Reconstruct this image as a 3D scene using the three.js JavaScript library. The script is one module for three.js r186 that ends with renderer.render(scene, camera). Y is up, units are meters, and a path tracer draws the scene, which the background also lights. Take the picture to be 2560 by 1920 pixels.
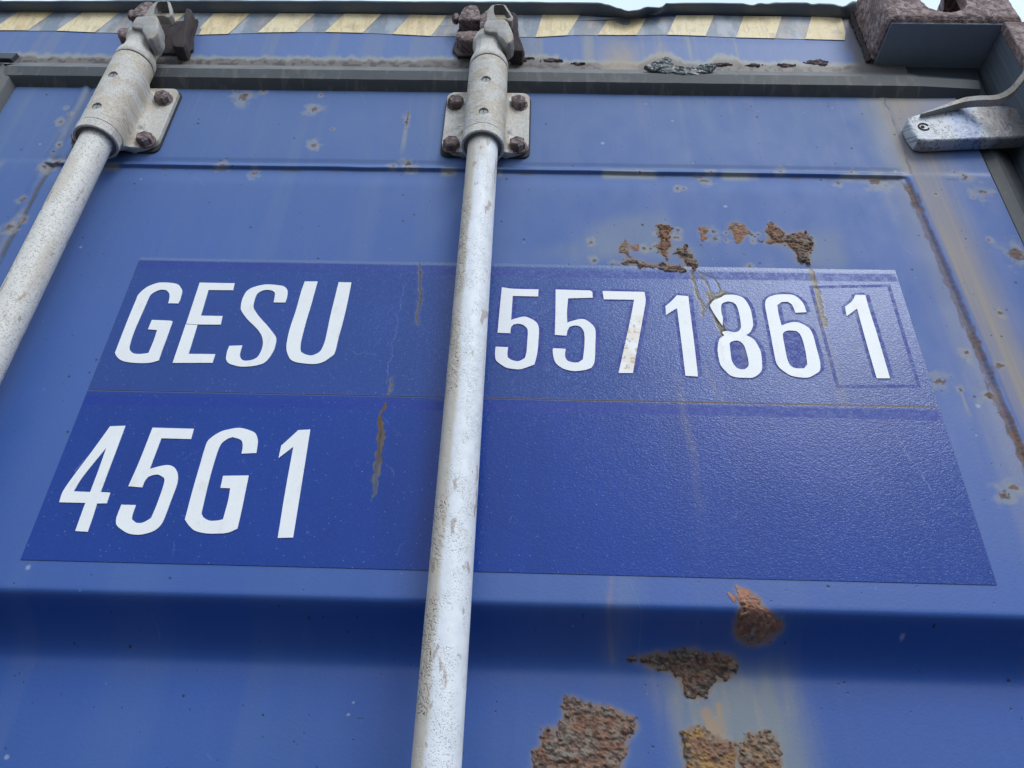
import * as THREE from 'three';
import { mergeGeometries, mergeVertices, toCreasedNormals } from 'three/addons/utils/BufferGeometryUtils.js';
import { TessellateModifier } from 'three/addons/modifiers/TessellateModifier.js';
import { RoundedBoxGeometry } from 'three/addons/geometries/RoundedBoxGeometry.js';
import { MarchingCubes } from 'three/addons/objects/MarchingCubes.js';
import { Brush, Evaluator, SUBTRACTION } from 'three-bvh-csg';

// ───────── camera, sky, sun, exposure ─────────
const FLOOR = 2.4;                                   // the door's own zero line (top edge of the blue sheet) stands 2.4 m above the yard
const scene = new THREE.Scene();
const camera = new THREE.PerspectiveCamera(53.06, 4 / 3, 0.05, 600);
camera.position.set(0.01815, FLOOR - 0.55605, 0.61022);
camera.up.set(-0.020655, 0.833596, 0.551988);
camera.lookAt(camera.position.clone().add(new THREE.Vector3(-0.0212096, 0.5516167, -0.8338281)));
const renderer = new THREE.WebGLRenderer({ antialias: true });
renderer.setSize(1024, 768);
renderer.toneMapping = THREE.LinearToneMapping;
renderer.toneMappingExposure = 1.2;
renderer.shadowMap.enabled = true;
const SUN = new THREE.Vector3(0.36, 0.66, 0.66).normalize();
const sun = new THREE.DirectionalLight(new THREE.Color(1.0, 0.985, 0.95), 1.15);
sun.position.set(SUN.x * 6, FLOOR + SUN.y * 6, SUN.z * 6);
sun.target.position.set(0, FLOOR, 0);
sun.castShadow = true; sun.shadow.radius = 44; sun.shadow.mapSize.set(2048, 2048);
Object.assign(sun.shadow.camera, { left: -2.5, right: 2.5, top: 2.5, bottom: -2.5, near: 0.5, far: 14 });
scene.add(sun, sun.target);

// ───────── noise ─────────
const hash = (x, y) => { let h = Math.imul(x | 0, 374761393) + Math.imul(y | 0, 668265263) | 0; h = Math.imul(h ^ (h >>> 13), 1274126177); return ((h ^ (h >>> 16)) >>> 0) / 4294967296; };
function vn(x, y) {
  const xi = Math.floor(x), yi = Math.floor(y); let u = x - xi, v = y - yi;
  u = u * u * (3 - 2 * u); v = v * v * (3 - 2 * v);
  const a = hash(xi, yi), b = hash(xi + 1, yi), c = hash(xi, yi + 1), d = hash(xi + 1, yi + 1);
  return a + (b - a) * u + (c - a) * v + (a - b - c + d) * u * v;
}
function fbm(x, y, n = 4) { let s = 0, a = 0.5, t = 0; for (let i = 0; i < n; i++) { s += a * vn(x, y); t += a; a *= 0.5; x = x * 2.03 + 17.1; y = y * 2.03 + 5.7; } return s / t; }
const clamp = (x, a = 0, b = 1) => x < a ? a : x > b ? b : x;
const ss = (a, b, x) => { const t = clamp((x - a) / (b - a)); return t * t * (3 - 2 * t); };
let seed = 7; const rnd = () => { seed = (seed * 1664525 + 1013904223) >>> 0; return seed / 4294967296; };
const lerp = (a, b, t) => a + (b - a) * t;
const mix3 = (c, d, t) => { c[0] += (d[0] - c[0]) * t; c[1] += (d[1] - c[1]) * t; c[2] += (d[2] - c[2]) * t; };

// sky: thin bright overcast, brightest round the veiled sun
{
  const W = 1024, H = 512, d = new Float32Array(W * H * 4);
  for (let j = 0; j < H; j++) for (let i = 0; i < W; i++) {
    const el = ((j + 0.5) / H - 0.5) * Math.PI, az = ((i + 0.5) / W - 0.5) * 2 * Math.PI, y = Math.sin(el);
    const x = Math.cos(el) * Math.cos(az), z = Math.cos(el) * Math.sin(az);
    const cosS = x * SUN.x + y * SUN.y + z * SUN.z, k = 1 / (Math.abs(y) + 0.25);
    const cl = fbm(x * k * 1.6 + 9, z * k * 1.6 + 4, 5);
    const up = clamp(y, 0, 1);
    let b = lerp(0.62, 0.92, Math.pow(up, 0.5)) + 0.75 * Math.exp((cosS - 1) * 5) + 0.16 * (cl - 0.5);
    const blue = clamp(0.62 - 1.1 * (cl - 0.35)) * (1 - Math.exp((cosS - 1) * 4));
    const o = (j * W + i) * 4;
    d[o] = b * (0.90 - 0.28 * blue); d[o + 1] = b * (0.972 - 0.12 * blue); d[o + 2] = b * 1.08; d[o + 3] = 1;
  }
  const sky = new THREE.DataTexture(d, W, H, THREE.RGBAFormat, THREE.FloatType);
  sky.mapping = THREE.EquirectangularReflectionMapping; sky.magFilter = THREE.LinearFilter; sky.minFilter = THREE.LinearFilter; sky.needsUpdate = true;
  scene.background = sky; scene.environment = sky;
}

// ───────── measured shapes, millimetres on the door (x right, y up from the sheet's top edge) ─────────
const LETTERS = {"G": [[-352.3, -62.7, -341.8, -62.8, -341.2, -57.0, -341.6, -51.6, -342.2, -46.2, -344.4, -42.3, -348.6, -37.7, -356.2, -35.5, -369.0, -35.4, -375.0, -37.9, -381.0, -42.4, -386.3, -51.9, -386.7, -59.7, -387.3, -79.4, -387.4, -103.6, -387.4, -126.0, -384.2, -130.4, -377.9, -135.0, -369.6, -137.0, -359.8, -137.6, -350.8, -137.2, -346.6, -136.1, -341.8, -134.1, -341.8, -121.0, -341.5, -105.4, -341.3, -86.1, -343.1, -85.2, -362.9, -84.5, -363.3, -96.5, -353.9, -97.2, -353.6, -110.0, -354.4, -125.4, -361.9, -126.8, -368.3, -126.4, -372.2, -123.9, -374.3, -121.5, -375.7, -116.2, -376.4, -99.7, -375.4, -77.6, -373.9, -53.2, -372.6, -50.4, -368.8, -46.8, -365.1, -45.0, -359.5, -45.4, -356.4, -47.7, -354.1, -51.2, -352.8, -56.5]], "E": [[-326.9, -34.4, -290.2, -34.4, -289.6, -43.8, -315.3, -44.2, -315.0, -56.4, -314.6, -78.0, -292.5, -77.9, -291.9, -88.8, -315.2, -89.2, -326.9, -88.5], [-327.1, -89.3, -315.1, -90.0, -314.7, -125.6, -288.4, -125.3, -288.6, -135.7, -327.4, -136.7]], "S": [[-244.2, -59.1, -232.5, -58.8, -231.8, -52.1, -232.7, -44.4, -234.1, -40.9, -238.2, -37.3, -246.4, -35.7, -252.5, -35.2, -259.1, -35.6, -266.5, -38.0, -272.9, -41.8, -276.0, -47.0, -277.4, -57.1, -276.7, -65.4, -275.4, -69.9, -266.7, -81.0, -254.9, -92.4, -248.5, -100.3, -245.3, -107.4, -244.1, -113.0, -244.2, -119.4, -245.8, -126.7, -249.0, -130.3, -254.3, -132.2, -258.8, -132.2, -261.8, -130.2, -263.9, -126.1, -264.4, -121.3, -264.2, -114.1, -276.9, -114.9, -277.5, -120.2, -277.1, -127.1, -276.4, -130.9, -272.8, -135.7, -265.3, -138.5, -259.4, -139.5, -249.5, -138.7, -243.1, -137.0, -238.0, -134.1, -234.3, -127.5, -232.0, -119.1, -231.7, -110.6, -232.3, -105.3, -233.7, -102.1, -243.7, -90.0, -255.8, -77.0, -262.4, -68.1, -264.0, -64.4, -264.5, -58.3, -264.0, -49.8, -262.3, -46.3, -258.1, -43.3, -252.8, -42.5, -247.7, -44.1, -245.4, -46.6, -244.7, -51.7]], "U": [[-217.3, -30.4, -203.8, -30.1, -205.3, -63.0, -206.5, -82.5, -207.1, -107.1, -206.4, -115.6, -204.9, -120.5, -200.5, -123.2, -194.5, -124.6, -190.8, -123.3, -186.3, -119.3, -184.2, -111.6, -183.4, -102.3, -183.3, -77.5, -182.6, -56.3, -181.7, -30.5, -168.3, -30.5, -168.5, -59.1, -169.6, -86.7, -170.8, -102.0, -171.9, -122.1, -175.0, -126.0, -179.8, -131.0, -184.5, -133.5, -189.9, -134.6, -198.5, -134.2, -207.8, -132.7, -213.4, -129.7, -217.4, -123.6, -219.6, -118.1, -221.0, -109.6, -221.2, -91.6, -219.5, -69.4, -218.6, -44.8]], "5a": [[-11.3, -33.6, -0.4, -35.3, 26.7, -35.5, 26.3, -45.0, 0.3, -44.9, -0.3, -69.3, -0.4, -76.0, 7.6, -72.8, 12.9, -71.6, 16.4, -72.6, 21.7, -75.5, 25.8, -79.8, 27.5, -86.3, 27.4, -97.8, 26.4, -114.8, 23.8, -129.7, 18.0, -132.6, 10.2, -135.7, 3.6, -135.6, -3.7, -134.1, -10.0, -129.5, -13.6, -125.8, -14.8, -119.3, -14.9, -113.0, -14.7, -109.5, -2.4, -109.9, -2.9, -116.9, -2.4, -122.1, 1.0, -124.8, 6.7, -126.5, 10.0, -125.6, 14.4, -122.4, 15.7, -115.1, 16.3, -101.0, 16.5, -89.5, 15.4, -85.9, 11.9, -82.3, 7.2, -80.8, 2.1, -81.8, -0.2, -85.5, -0.8, -92.8, -13.5, -92.5, -12.4, -60.6]], "5b": [[44.3, -35.1, 80.2, -35.6, 82.2, -37.7, 82.2, -45.2, 57.1, -46.6, 55.7, -65.0, 55.9, -77.9, 63.5, -74.8, 69.3, -73.2, 73.9, -73.8, 79.6, -78.5, 82.9, -83.5, 83.9, -88.6, 83.2, -103.6, 81.6, -125.9, 78.7, -132.1, 73.6, -134.6, 64.1, -136.4, 58.0, -136.0, 51.4, -133.8, 45.9, -129.5, 43.1, -124.8, 41.7, -117.9, 41.3, -112.3, 41.8, -109.9, 54.0, -110.4, 53.3, -118.3, 54.3, -122.4, 56.2, -124.8, 61.5, -126.4, 66.0, -126.3, 70.5, -122.7, 71.6, -114.4, 72.7, -101.0, 72.4, -89.6, 70.2, -84.5, 67.4, -82.1, 62.8, -81.6, 58.1, -83.4, 56.1, -87.8, 55.0, -94.3, 43.4, -93.7, 44.1, -60.8]], "7": [[92.6, -36.0, 135.8, -36.2, 136.2, -47.9, 133.5, -62.3, 127.6, -91.0, 122.4, -115.9, 118.1, -137.5, 104.3, -137.8, 109.9, -113.4, 116.6, -84.1, 120.4, -67.1, 124.5, -46.8, 93.5, -47.0]], "1a": [[155.7, -54.6, 162.1, -48.0, 168.7, -39.8, 180.2, -40.9, 180.1, -62.7, 180.2, -96.2, 179.9, -140.1, 168.0, -139.4, 167.8, -100.8, 167.3, -57.0, 162.2, -60.5, 155.5, -65.9]], "8": [[219.0, -38.3, 227.3, -38.1, 232.9, -39.8, 236.7, -42.8, 239.8, -49.9, 241.5, -58.2, 241.2, -76.7, 239.4, -81.1, 237.1, -85.5, 232.5, -89.5, 236.2, -91.9, 239.7, -95.4, 242.5, -103.1, 243.9, -110.8, 243.0, -123.8, 241.9, -130.0, 239.2, -134.7, 232.2, -139.9, 225.0, -140.4, 216.2, -140.0, 211.0, -138.1, 207.2, -133.5, 203.5, -127.5, 202.2, -120.7, 202.1, -109.0, 203.6, -100.5, 205.7, -94.8, 209.6, -91.2, 211.1, -90.0, 209.3, -87.9, 209.8, -85.8, 214.3, -84.9, 221.0, -86.2, 225.2, -85.0, 228.2, -81.3, 229.0, -77.7, 229.2, -63.7, 227.8, -51.7, 224.8, -48.0, 220.2, -47.0, 214.7, -49.0, 212.5, -52.1, 211.5, -61.1, 212.0, -69.3, 210.5, -78.5, 206.4, -69.4, 202.0, -57.6, 200.2, -53.1, 205.7, -45.8, 213.2, -41.8, 216.8, -39.0], [214.7, -100.3, 217.3, -97.7, 222.0, -96.2, 225.8, -97.5, 228.6, -102.0, 230.0, -111.8, 230.3, -123.5, 228.9, -127.6, 225.2, -130.7, 220.8, -130.4, 217.3, -127.9, 214.4, -120.4, 214.4, -111.5]], "6": [[273.5, -36.5, 281.8, -36.1, 287.6, -36.9, 291.7, -40.3, 295.8, -47.1, 297.2, -59.1, 285.8, -60.1, 284.9, -52.6, 283.8, -48.9, 280.2, -45.9, 274.2, -46.4, 269.2, -50.7, 268.7, -62.7, 269.3, -76.7, 276.1, -73.6, 282.7, -72.0, 287.2, -72.6, 292.9, -76.1, 296.7, -80.4, 298.5, -89.0, 298.8, -102.4, 299.2, -114.9, 298.9, -123.2, 296.8, -130.6, 291.6, -134.8, 284.4, -138.6, 275.6, -138.5, 268.3, -136.7, 263.4, -132.8, 259.2, -128.2, 256.9, -122.1, 256.6, -109.8, 256.7, -87.9, 256.7, -61.5, 256.9, -51.0, 258.4, -44.9, 261.7, -40.6, 267.4, -37.8], [268.7, -87.6, 270.9, -84.3, 275.2, -82.7, 283.0, -83.3, 285.8, -87.2, 287.2, -95.0, 287.4, -109.7, 286.5, -122.1, 286.3, -123.5, 282.4, -128.0, 276.3, -128.3, 272.1, -127.2, 269.3, -123.9, 268.1, -115.0, 268.2, -100.4]], "1b": [[337.3, -51.1, 345.8, -43.7, 351.1, -35.3, 361.2, -35.1, 361.0, -54.0, 361.7, -86.2, 361.8, -137.7, 349.2, -138.0, 348.9, -92.9, 349.0, -53.1, 336.5, -63.1]], "4": [[-365.8, -208.8, -351.8, -207.8, -352.1, -229.6, -352.6, -255.9, -352.9, -274.9, -344.3, -275.2, -344.1, -285.3, -352.5, -285.7, -352.0, -298.6, -351.9, -311.8, -362.6, -311.3, -362.8, -296.2, -362.7, -285.4, -385.7, -285.4, -386.2, -275.4, -381.8, -259.5, -374.1, -236.1], [-362.0, -231.0, -361.7, -254.0, -362.0, -275.1, -376.8, -274.8, -374.2, -262.9, -368.1, -246.2]], "5c": [[-326.1, -209.2, -287.7, -209.5, -287.5, -220.3, -314.9, -220.1, -316.4, -251.4, -307.5, -248.3, -300.7, -247.2, -294.9, -249.4, -290.9, -254.3, -288.8, -259.9, -288.1, -267.0, -289.1, -282.2, -290.4, -299.7, -292.0, -305.0, -296.3, -309.7, -303.5, -312.5, -309.4, -313.3, -317.1, -312.2, -324.5, -308.5, -329.4, -304.7, -331.4, -299.4, -331.5, -296.1, -331.0, -286.3, -318.3, -286.3, -318.6, -295.1, -317.8, -299.4, -313.2, -302.6, -308.3, -302.5, -304.0, -300.0, -301.6, -297.6, -300.4, -286.5, -299.7, -271.4, -300.0, -262.3, -301.4, -259.6, -307.0, -256.9, -311.4, -257.3, -315.4, -259.2, -317.2, -262.8, -317.8, -269.5, -330.3, -268.7, -328.0, -245.2]], "G2": [[-238.1, -234.1, -224.9, -233.1, -226.0, -221.6, -227.8, -216.4, -230.7, -212.3, -237.3, -209.4, -245.7, -207.5, -254.7, -209.1, -262.7, -212.3, -271.2, -220.9, -272.5, -228.7, -272.7, -246.3, -272.8, -273.2, -272.3, -298.6, -267.2, -304.0, -261.1, -308.4, -252.0, -310.5, -243.3, -310.7, -232.5, -309.6, -225.4, -305.9, -225.5, -291.7, -226.8, -255.7, -249.4, -256.6, -248.9, -268.3, -240.2, -268.5, -239.3, -280.6, -239.6, -297.7, -244.9, -299.0, -251.1, -299.0, -256.8, -296.2, -259.6, -292.6, -260.6, -265.9, -260.5, -240.2, -258.9, -225.0, -254.3, -219.3, -250.2, -217.3, -243.0, -219.4, -240.2, -221.9, -238.5, -227.9]], "1c": [[-203.9, -225.1, -198.3, -217.9, -191.4, -208.6, -180.5, -207.7, -179.3, -239.6, -176.7, -312.5, -189.5, -313.2, -191.6, -266.9, -192.7, -226.0, -203.8, -237.7]]};
const SPOTS = [[-349.8, 276.2, 5.6, 7.9, 13.3, 25.6], [-363.5, 287.7, 1.8, 1.9, 4.8, 9.4], [-327.2, 288.4, 2.7, 1.9, 5.8, 7.1], [-256.4, 252.7, 5.2, 4.1, 10.2, 13.6], [-245.7, 184.7, 3.6, 3.3, 8.7, 10.4], [-137.7, 237.2, 1.1, 18.8, 5.5, 66.5], [-139.5, 230.5, 2.6, 1.8, 3.6, 0.0], [-128.9, 155.9, 4.1, 4.4, 9.3, 0.0], [-145.2, 151.6, 3.0, 4.4, 6.7, 0.0], [-308.0, 136.5, 3.5, 4.7, 8.0, 5.9], [-346.8, 148.8, 4.6, 2.4, 7.6, 0.0], [-123.2, 147.0, 9.5, 1.4, 5.9, 0.0], [-227.3, 215.6, 1.4, 2.2, 3.2, 0.0], [-252.5, 281.7, 1.2, 1.9, 4.2, 0.0], [-565.7, 223.2, 3.5, 4.0, 6.9, 6.6], [-568.9, 250.9, 0.9, 1.4, 4.9, 0.0], [-559.4, 236.3, 0.9, 1.3, 4.4, 0.0], [-553.0, 179.8, 1.4, 2.9, 4.5, 0.0], [-556.3, 140.7, 2.2, 2.8, 10.1, 0.0], [-543.5, 149.4, 4.7, 4.0, 8.5, 0.0], [-560.2, 84.5, 4.0, 4.1, 7.2, 0.0], [-547.6, 53.5, 3.4, 3.9, 6.5, 7.1], [-558.1, 40.4, 4.4, 5.3, 8.4, 10.5], [215.6, 136.1, 6.1, 2.5, 9.8, 7.8], [184.3, 120.6, 1.8, 2.7, 5.2, 0.0], [191.5, 120.2, 1.8, 2.3, 5.2, 0.0], [369.5, 135.6, 2.4, 3.1, 6.5, 5.8], [305.5, 151.4, 2.7, 2.4, 8.3, 7.9], [225.0, 148.6, 2.4, 2.4, 6.6, 0.0], [142.5, 146.8, 1.6, 2.0, 4.0, 0.0], [388.0, 151.2, 2.1, 2.8, 6.6, 0.0], [412.7, 138.2, 8.2, 4.3, 16.3, 0.0], [512.0, 47.6, 2.7, 2.1, 5.9, 3.5], [535.2, 26.2, 8.8, 9.7, 16.0, 10.1], [515.8, 147.3, 3.4, 5.1, 9.0, 0.0], [528.1, 122.6, 5.2, 3.4, 13.6, 5.7], [515.7, 113.9, 1.0, 1.5, 4.8, 0.0], [491.8, -55.1, 2.8, 2.7, 5.3, 0.0], [505.7, 154.5, 1.3, 2.0, 3.0, 0.0], [474.8, 117.7, 1.8, 1.9, 3.8, 0.0], [408.8, -139.0, 5.5, 3.2, 10.9, 9.3], [425.4, -147.2, 2.0, 2.6, 5.3, 34.2], [443.6, -104.3, 2.9, 2.5, 6.3, 16.8], [431.5, -256.2, 5.5, 5.0, 8.4, 6.6], [442.2, -249.3, 5.0, 2.0, 7.4, 4.5], [470.9, -119.4, 4.4, 3.0, 6.8, 0.0], [449.8, -153.9, 5.9, 3.4, 9.5, 7.8], [82.9, 33.6, 2.3, 3.1, 5.3, 0.0], [85.6, 7.3, 2.5, 2.6, 5.8, 0.0], [248.7, 1.2, 1.9, 3.3, 5.7, 3.3], [104.0, 2.2, 2.4, 1.6, 4.9, 0.0], [178.9, 54.3, 2.0, 2.0, 5.3, 0.0], [177.5, 42.6, 1.8, 1.7, 4.6, 0.0], [216.5, 52.2, 3.0, 2.9, 7.9, 0.0], [217.8, 41.8, 3.0, 2.9, 7.9, 0.0], [230.1, 50.8, 1.8, 1.7, 4.6, 0.0], [228.9, 40.4, 1.8, 1.7, 4.6, 0.0], [258.1, 48.8, 2.0, 1.9, 5.3, 0.0], [257.4, 39.3, 1.5, 1.4, 3.9, 0.0], [265.0, 48.9, 1.5, 1.5, 4.0, 0.0], [174.1, 43.1, 2.0, 1.9, 5.3, 0.0], [139.8, 25.9, 2.5, 2.4, 6.5, 0.0], [146.0, 25.7, 1.7, 1.7, 4.5, 0.0], [151.2, 29.2, 2.2, 2.1, 5.8, 0.0], [111.9, 0.8, 2.0, 1.8, 5.0, 0.0], [155.1, 48.2, 1.5, 1.5, 4.0, 0.0]];
const PATCHES = {"block of dark flaked rust above the seven": [155.4, 60.8, 167.5, 61.6, 171.8, 55.2, 167.1, 41.5, 165.0, 38.0, 169.6, 33.9, 165.7, 24.5, 161.7, 21.0, 165.9, 9.4, 162.0, 9.4, 155.5, 20.9, 152.3, 27.5, 158.4, 34.5, 159.5, 40.5, 156.6, 48.2], "ragged rust blister left of the long rust line": [112.1, 24.1, 119.9, 37.9, 124.2, 32.0, 121.0, 23.4, 124.0, 13.4, 119.5, 18.3, 113.4, 19.0], "small rust crumb between two blisters": [126.0, 28.6, 133.9, 30.8, 135.4, 25.1, 128.4, 22.8], "square orange rust mark": [202.1, 58.9, 211.6, 59.4, 211.9, 53.8, 206.5, 46.7, 210.5, 40.5, 202.9, 39.2], "two-tone rust blister, dark above and orange below": [233.8, 63.1, 243.0, 67.4, 251.4, 64.0, 255.8, 50.1, 247.8, 46.8, 245.5, 37.0, 238.1, 37.7, 239.1, 51.8, 234.2, 58.4], "dark rust blister with an orange foot": [274.5, 59.6, 282.1, 66.5, 288.9, 60.0, 293.7, 48.7, 288.5, 34.4, 281.2, 36.9, 266.2, 36.1, 265.5, 39.5, 278.1, 41.0, 274.7, 52.6], "largest dark rust blister over the check digit crack": [294.0, 45.3, 300.8, 50.1, 317.4, 55.0, 320.2, 45.0, 323.1, 36.5, 318.8, 29.3, 311.5, 17.8, 313.1, 4.7, 309.5, 7.8, 303.6, 9.0, 297.1, 10.0, 303.3, 17.6, 299.7, 28.9, 292.1, 33.8], "long ragged rust line along the sheet edge": [111.8, 7.4, 125.3, 10.5, 134.9, 7.4, 144.3, 1.5, 154.2, 3.9, 163.9, 3.1, 173.6, 2.6, 181.0, -3.0, 188.6, -6.4, 184.7, -9.4, 172.6, -8.7, 160.6, -7.3, 151.2, -4.3, 131.8, -3.5, 129.1, 2.8, 121.1, 1.5], "rust arm running down to the torn sheet": [171.2, 19.5, 175.8, 26.7, 184.8, 30.3, 188.0, 19.9, 192.8, 6.4, 194.7, -6.2, 188.6, -6.4, 183.3, 1.6, 179.5, 12.7], "large rough rust crust beside the middle bar": [54.5, -422.3, 60.9, -423.9, 67.2, -427.0, 78.8, -429.5, 93.8, -430.7, 95.9, -435.2, 108.4, -437.2, 110.0, -444.6, 104.2, -449.8, 98.9, -455.2, 100.7, -463.4, 94.2, -469.7, 93.5, -485.6, 30.7, -487.4, 27.6, -463.9, 36.0, -460.0, 33.9, -449.7, 37.1, -444.5, 42.8, -449.4, 46.2, -452.5, 48.6, -442.9, 54.9, -439.0, 51.2, -429.4], "ochre rust crust at the bottom": [145.1, -447.1, 151.3, -444.1, 158.3, -442.0, 163.6, -445.5, 172.1, -450.8, 184.2, -452.6, 183.1, -461.1, 178.2, -482.2, 147.4, -483.1, 145.8, -465.2, 144.8, -456.0], "grey brown rust crust right of the ochre one": [185.1, -452.6, 191.8, -454.9, 196.5, -445.7, 202.9, -447.9, 212.5, -444.2, 219.8, -451.8, 217.6, -481.1, 187.2, -481.0, 188.7, -462.9], "deep dark rust scar in the fold": [119.9, -395.6, 99.7, -392.8, 119.8, -390.4, 142.2, -388.8, 156.0, -385.6, 171.7, -388.9, 185.8, -388.6, 194.1, -393.4, 194.2, -397.9, 185.5, -406.4, 177.5, -404.4, 170.9, -411.3, 168.8, -419.2, 159.3, -420.9, 150.1, -418.4, 147.3, -410.6, 146.6, -405.3, 136.5, -399.0, 123.5, -399.3], "burnt rust patch on the upper fold": [190.3, -355.7, 197.7, -352.0, 207.7, -354.6, 209.5, -362.1, 216.0, -367.1, 228.3, -369.3, 224.1, -375.2, 213.7, -379.6, 202.4, -381.5, 191.0, -377.4, 186.5, -370.6, 192.0, -365.2], "orange primer scrape": [188.2, -341.3, 193.1, -343.8, 197.8, -347.2, 203.5, -351.8, 207.7, -354.6, 197.4, -354.3, 191.8, -353.3], "small orange primer chip": [182.2, -348.8, 186.1, -354.6, 183.3, -354.7]};
const CRACK_LEFT = [-101.2, 0.3, -98.5, -15.2, -95.8, -34.2, -95.0, -57.4, -94.7, -82.9];
const GOUGE_TIP = [-112.7, -149.4, -113.1, -157.1, -113.4, -165.6];
const GOUGE = [-116.1, -173.4, -114.7, -179.2, -115.3, -189.3, -112.9, -202.9, -110.7, -224.6, -110.7, -231.6, -110.1, -248.9, -112.0, -262.5, -113.7, -274.7, -116.2, -270.4, -117.1, -252.5, -116.8, -236.4, -117.6, -224.7, -118.2, -217.6, -118.9, -203.1, -119.0, -189.4, -117.4, -180.5];
const CRACK_RIGHT = [311.9, 4.6, 311.9, -5.1, 312.6, -21.0, 313.8, -30.4, 312.9, -44.2, 312.7, -63.8, 312.7, -75.5];
const TEAR = [185.6, -6.4, 187.5, -17.6, 189.2, -23.9, 190.2, -31.7, 190.9, -42.5, 194.9, -48.6, 192.4, -63.7];
const TEAR2 = [193.4, -6.2, 200.4, -9.3, 208.2, -14.7, 213.2, -23.3, 213.5, -31.2, 211.1, -35.9, 205.6, -37.6, 202.7, -31.4, 200.4, -20.5, 195.0, -14.2];
const EXPOSED = [195.7, -13.4, 208.4, -13.1, 213.4, -23.3, 213.0, -31.2, 209.4, -35.6, 206.3, -36.3, 202.7, -31.4, 199.2, -20.5];
const TEAR_EDGE8 = [201.9, -43.8, 203.7, -54.4, 206.4, -66.3, 209.0, -78.0, 210.0, -86.7];  // dark brown tear edge down the left of the eight
const DIGITBOX = [308.1, -25.2, 388.4, -21.7, 387.3, -145.6, 310.7, -147.9];
const SEAM = [-402, -169.6, -200, -169.3, 402, -168.6];
const SPLIT = -0.169;
const BAND2 = [-399.7, -175.9, 107.9, -172.2, 397.3, -171.9, 398.6, -183.1, 107.3, -182.7, -399.3, -186.2];
const BAND1 = [-398.5, -4.4, 65.9, -7.7, 398.0, -5.6, 399.6, -16.0, 65.7, -18.3, -398.1, -15.7];
const RUN1 = [160.2, -140.3, 161.2, -169.7, 164.0, -190.8, 167.0, -220.6, 167.6, -259.1, 168.3, -295.3, 163.4, -325.2];
const RUN2 = [188.7, -129.0, 192.8, -147.0, 200.0, -168.7];
const RUN3 = [311.8, -49.5, 309.1, -87.8, 310.3, -104.8, 311.2, -122.7, 311.6, -137.5, 311.9, -167.4];
const TEAR3 = [200.9, -37.7, 204.0, -43.0, 210.6, -40.2, 218.2, -36.0];
const STRIPES = [[-805.5, 458.1, -754.5, 459.1, -774.1, 414.2, -824.4, 412.4], [-711.8, 459.8, -660.9, 460.8, -681.0, 415.9, -732.8, 414.1], [-619.6, 460.7, -567.7, 460.8, -586.7, 411.4, -641.0, 414.8], [-525.6, 460.1, -474.0, 460.5, -494.9, 412.6, -547.9, 413.0], [-433.9, 460.6, -382.9, 461.6, -401.9, 411.6, -441.4, 408.7, -441.6, 423.2, -445.4, 424.5], [-342.1, 462.9, -290.9, 463.8, -311.1, 418.8, -362.2, 416.5], [-250.2, 464.0, -198.2, 464.1, -218.0, 418.6, -270.1, 419.6], [-157.6, 464.0, -106.4, 463.0, -123.9, 412.8, -176.5, 416.4], [-64.7, 464.9, -13.0, 465.0, -30.4, 413.8, -79.3, 415.0], [27.3, 466.3, 79.7, 467.2, 61.4, 418.5, 18.3, 412.8], [119.7, 462.9, 171.1, 461.0, 155.6, 421.6, 103.0, 420.6], [213.5, 468.3, 265.9, 469.2, 248.6, 420.4, 197.2, 422.1], [306.5, 468.3, 358.7, 468.1, 341.3, 416.3, 289.5, 417.4], [399.9, 468.9, 440.8, 466.8, 439.8, 434.3, 434.1, 413.5, 381.9, 415.2]];
const TAPE = [-836.6, 458.6, -661.2, 461.3, -491.1, 462.7, -291.1, 464.3, -157.8, 464.5, 27.3, 466.8, 171.3, 462.9, 266.0, 469.7, 441.0, 467.3, 434.3, 414.0, 289.6, 417.9, 197.3, 422.6, 61.5, 419.0, 18.3, 413.3, -33.6, 413.7, -124.0, 413.3, -218.1, 419.1, -311.3, 419.3, -401.7, 412.9, -441.8, 409.2, -494.7, 411.7, -587.0, 411.9, -641.3, 415.2, -816.0, 413.1];
const LIP_FRONT = [-843.1, 460.8, -729.4, 460.3, -438.4, 466.9, -192.8, 469.1, -4.3, 471.0, 103.4, 471.0, 116.9, 466.3, 130.3, 458.8, 143.6, 451.8, 155.7, 454.4, 170.4, 462.4, 189.4, 460.8, 195.2, 471.2, 255.2, 473.7, 299.5, 473.1, 314.7, 468.9, 325.3, 474.0, 334.3, 472.2, 349.1, 475.9, 388.5, 476.2, 397.5, 471.9, 404.0, 474.8, 422.9, 473.8, 437.4, 467.3, 454.2, 480.0, 485.9, 482.8];
const LIP_BACK = [-850.9, 457.7, -737.2, 459.8, -442.2, 463.2, -194.4, 465.8, -4.1, 466.3, 104.5, 468.3, 129.3, 464.8, 145.2, 460.3, 162.4, 462.5, 177.9, 470.6, 196.4, 472.9, 257.9, 472.1, 356.6, 471.0, 454.8, 466.9, 487.3, 465.6];
const BLADE = [465.0, 229.4, 476.7, 235.1, 508.1, 244.4, 537.9, 252.3, 566.5, 255.5, 587.6, 252.6, 617.5, 243.4, 602.3, 198.6, 589.9, 196.7, 572.9, 194.3, 533.5, 191.6, 499.3, 188.6, 476.1, 186.3, 466.3, 189.6, 462.6, 204.0, 462.3, 218.7];
const STRAP = [[477.7, 228.8, 19.0, 0.9], [504.6, 238.4, 22.0, 2.6], [531.1, 246.8, 26.0, 4.8], [542.5, 243.1, 31.0, 5.0], [559.4, 233.8, 40.0, 5.0], [567.7, 232.4, 50.0, 5.6], [574.7, 237.9, 60.0, 6.1], [590.9, 256.7, 72.0, 6.7]];
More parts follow.
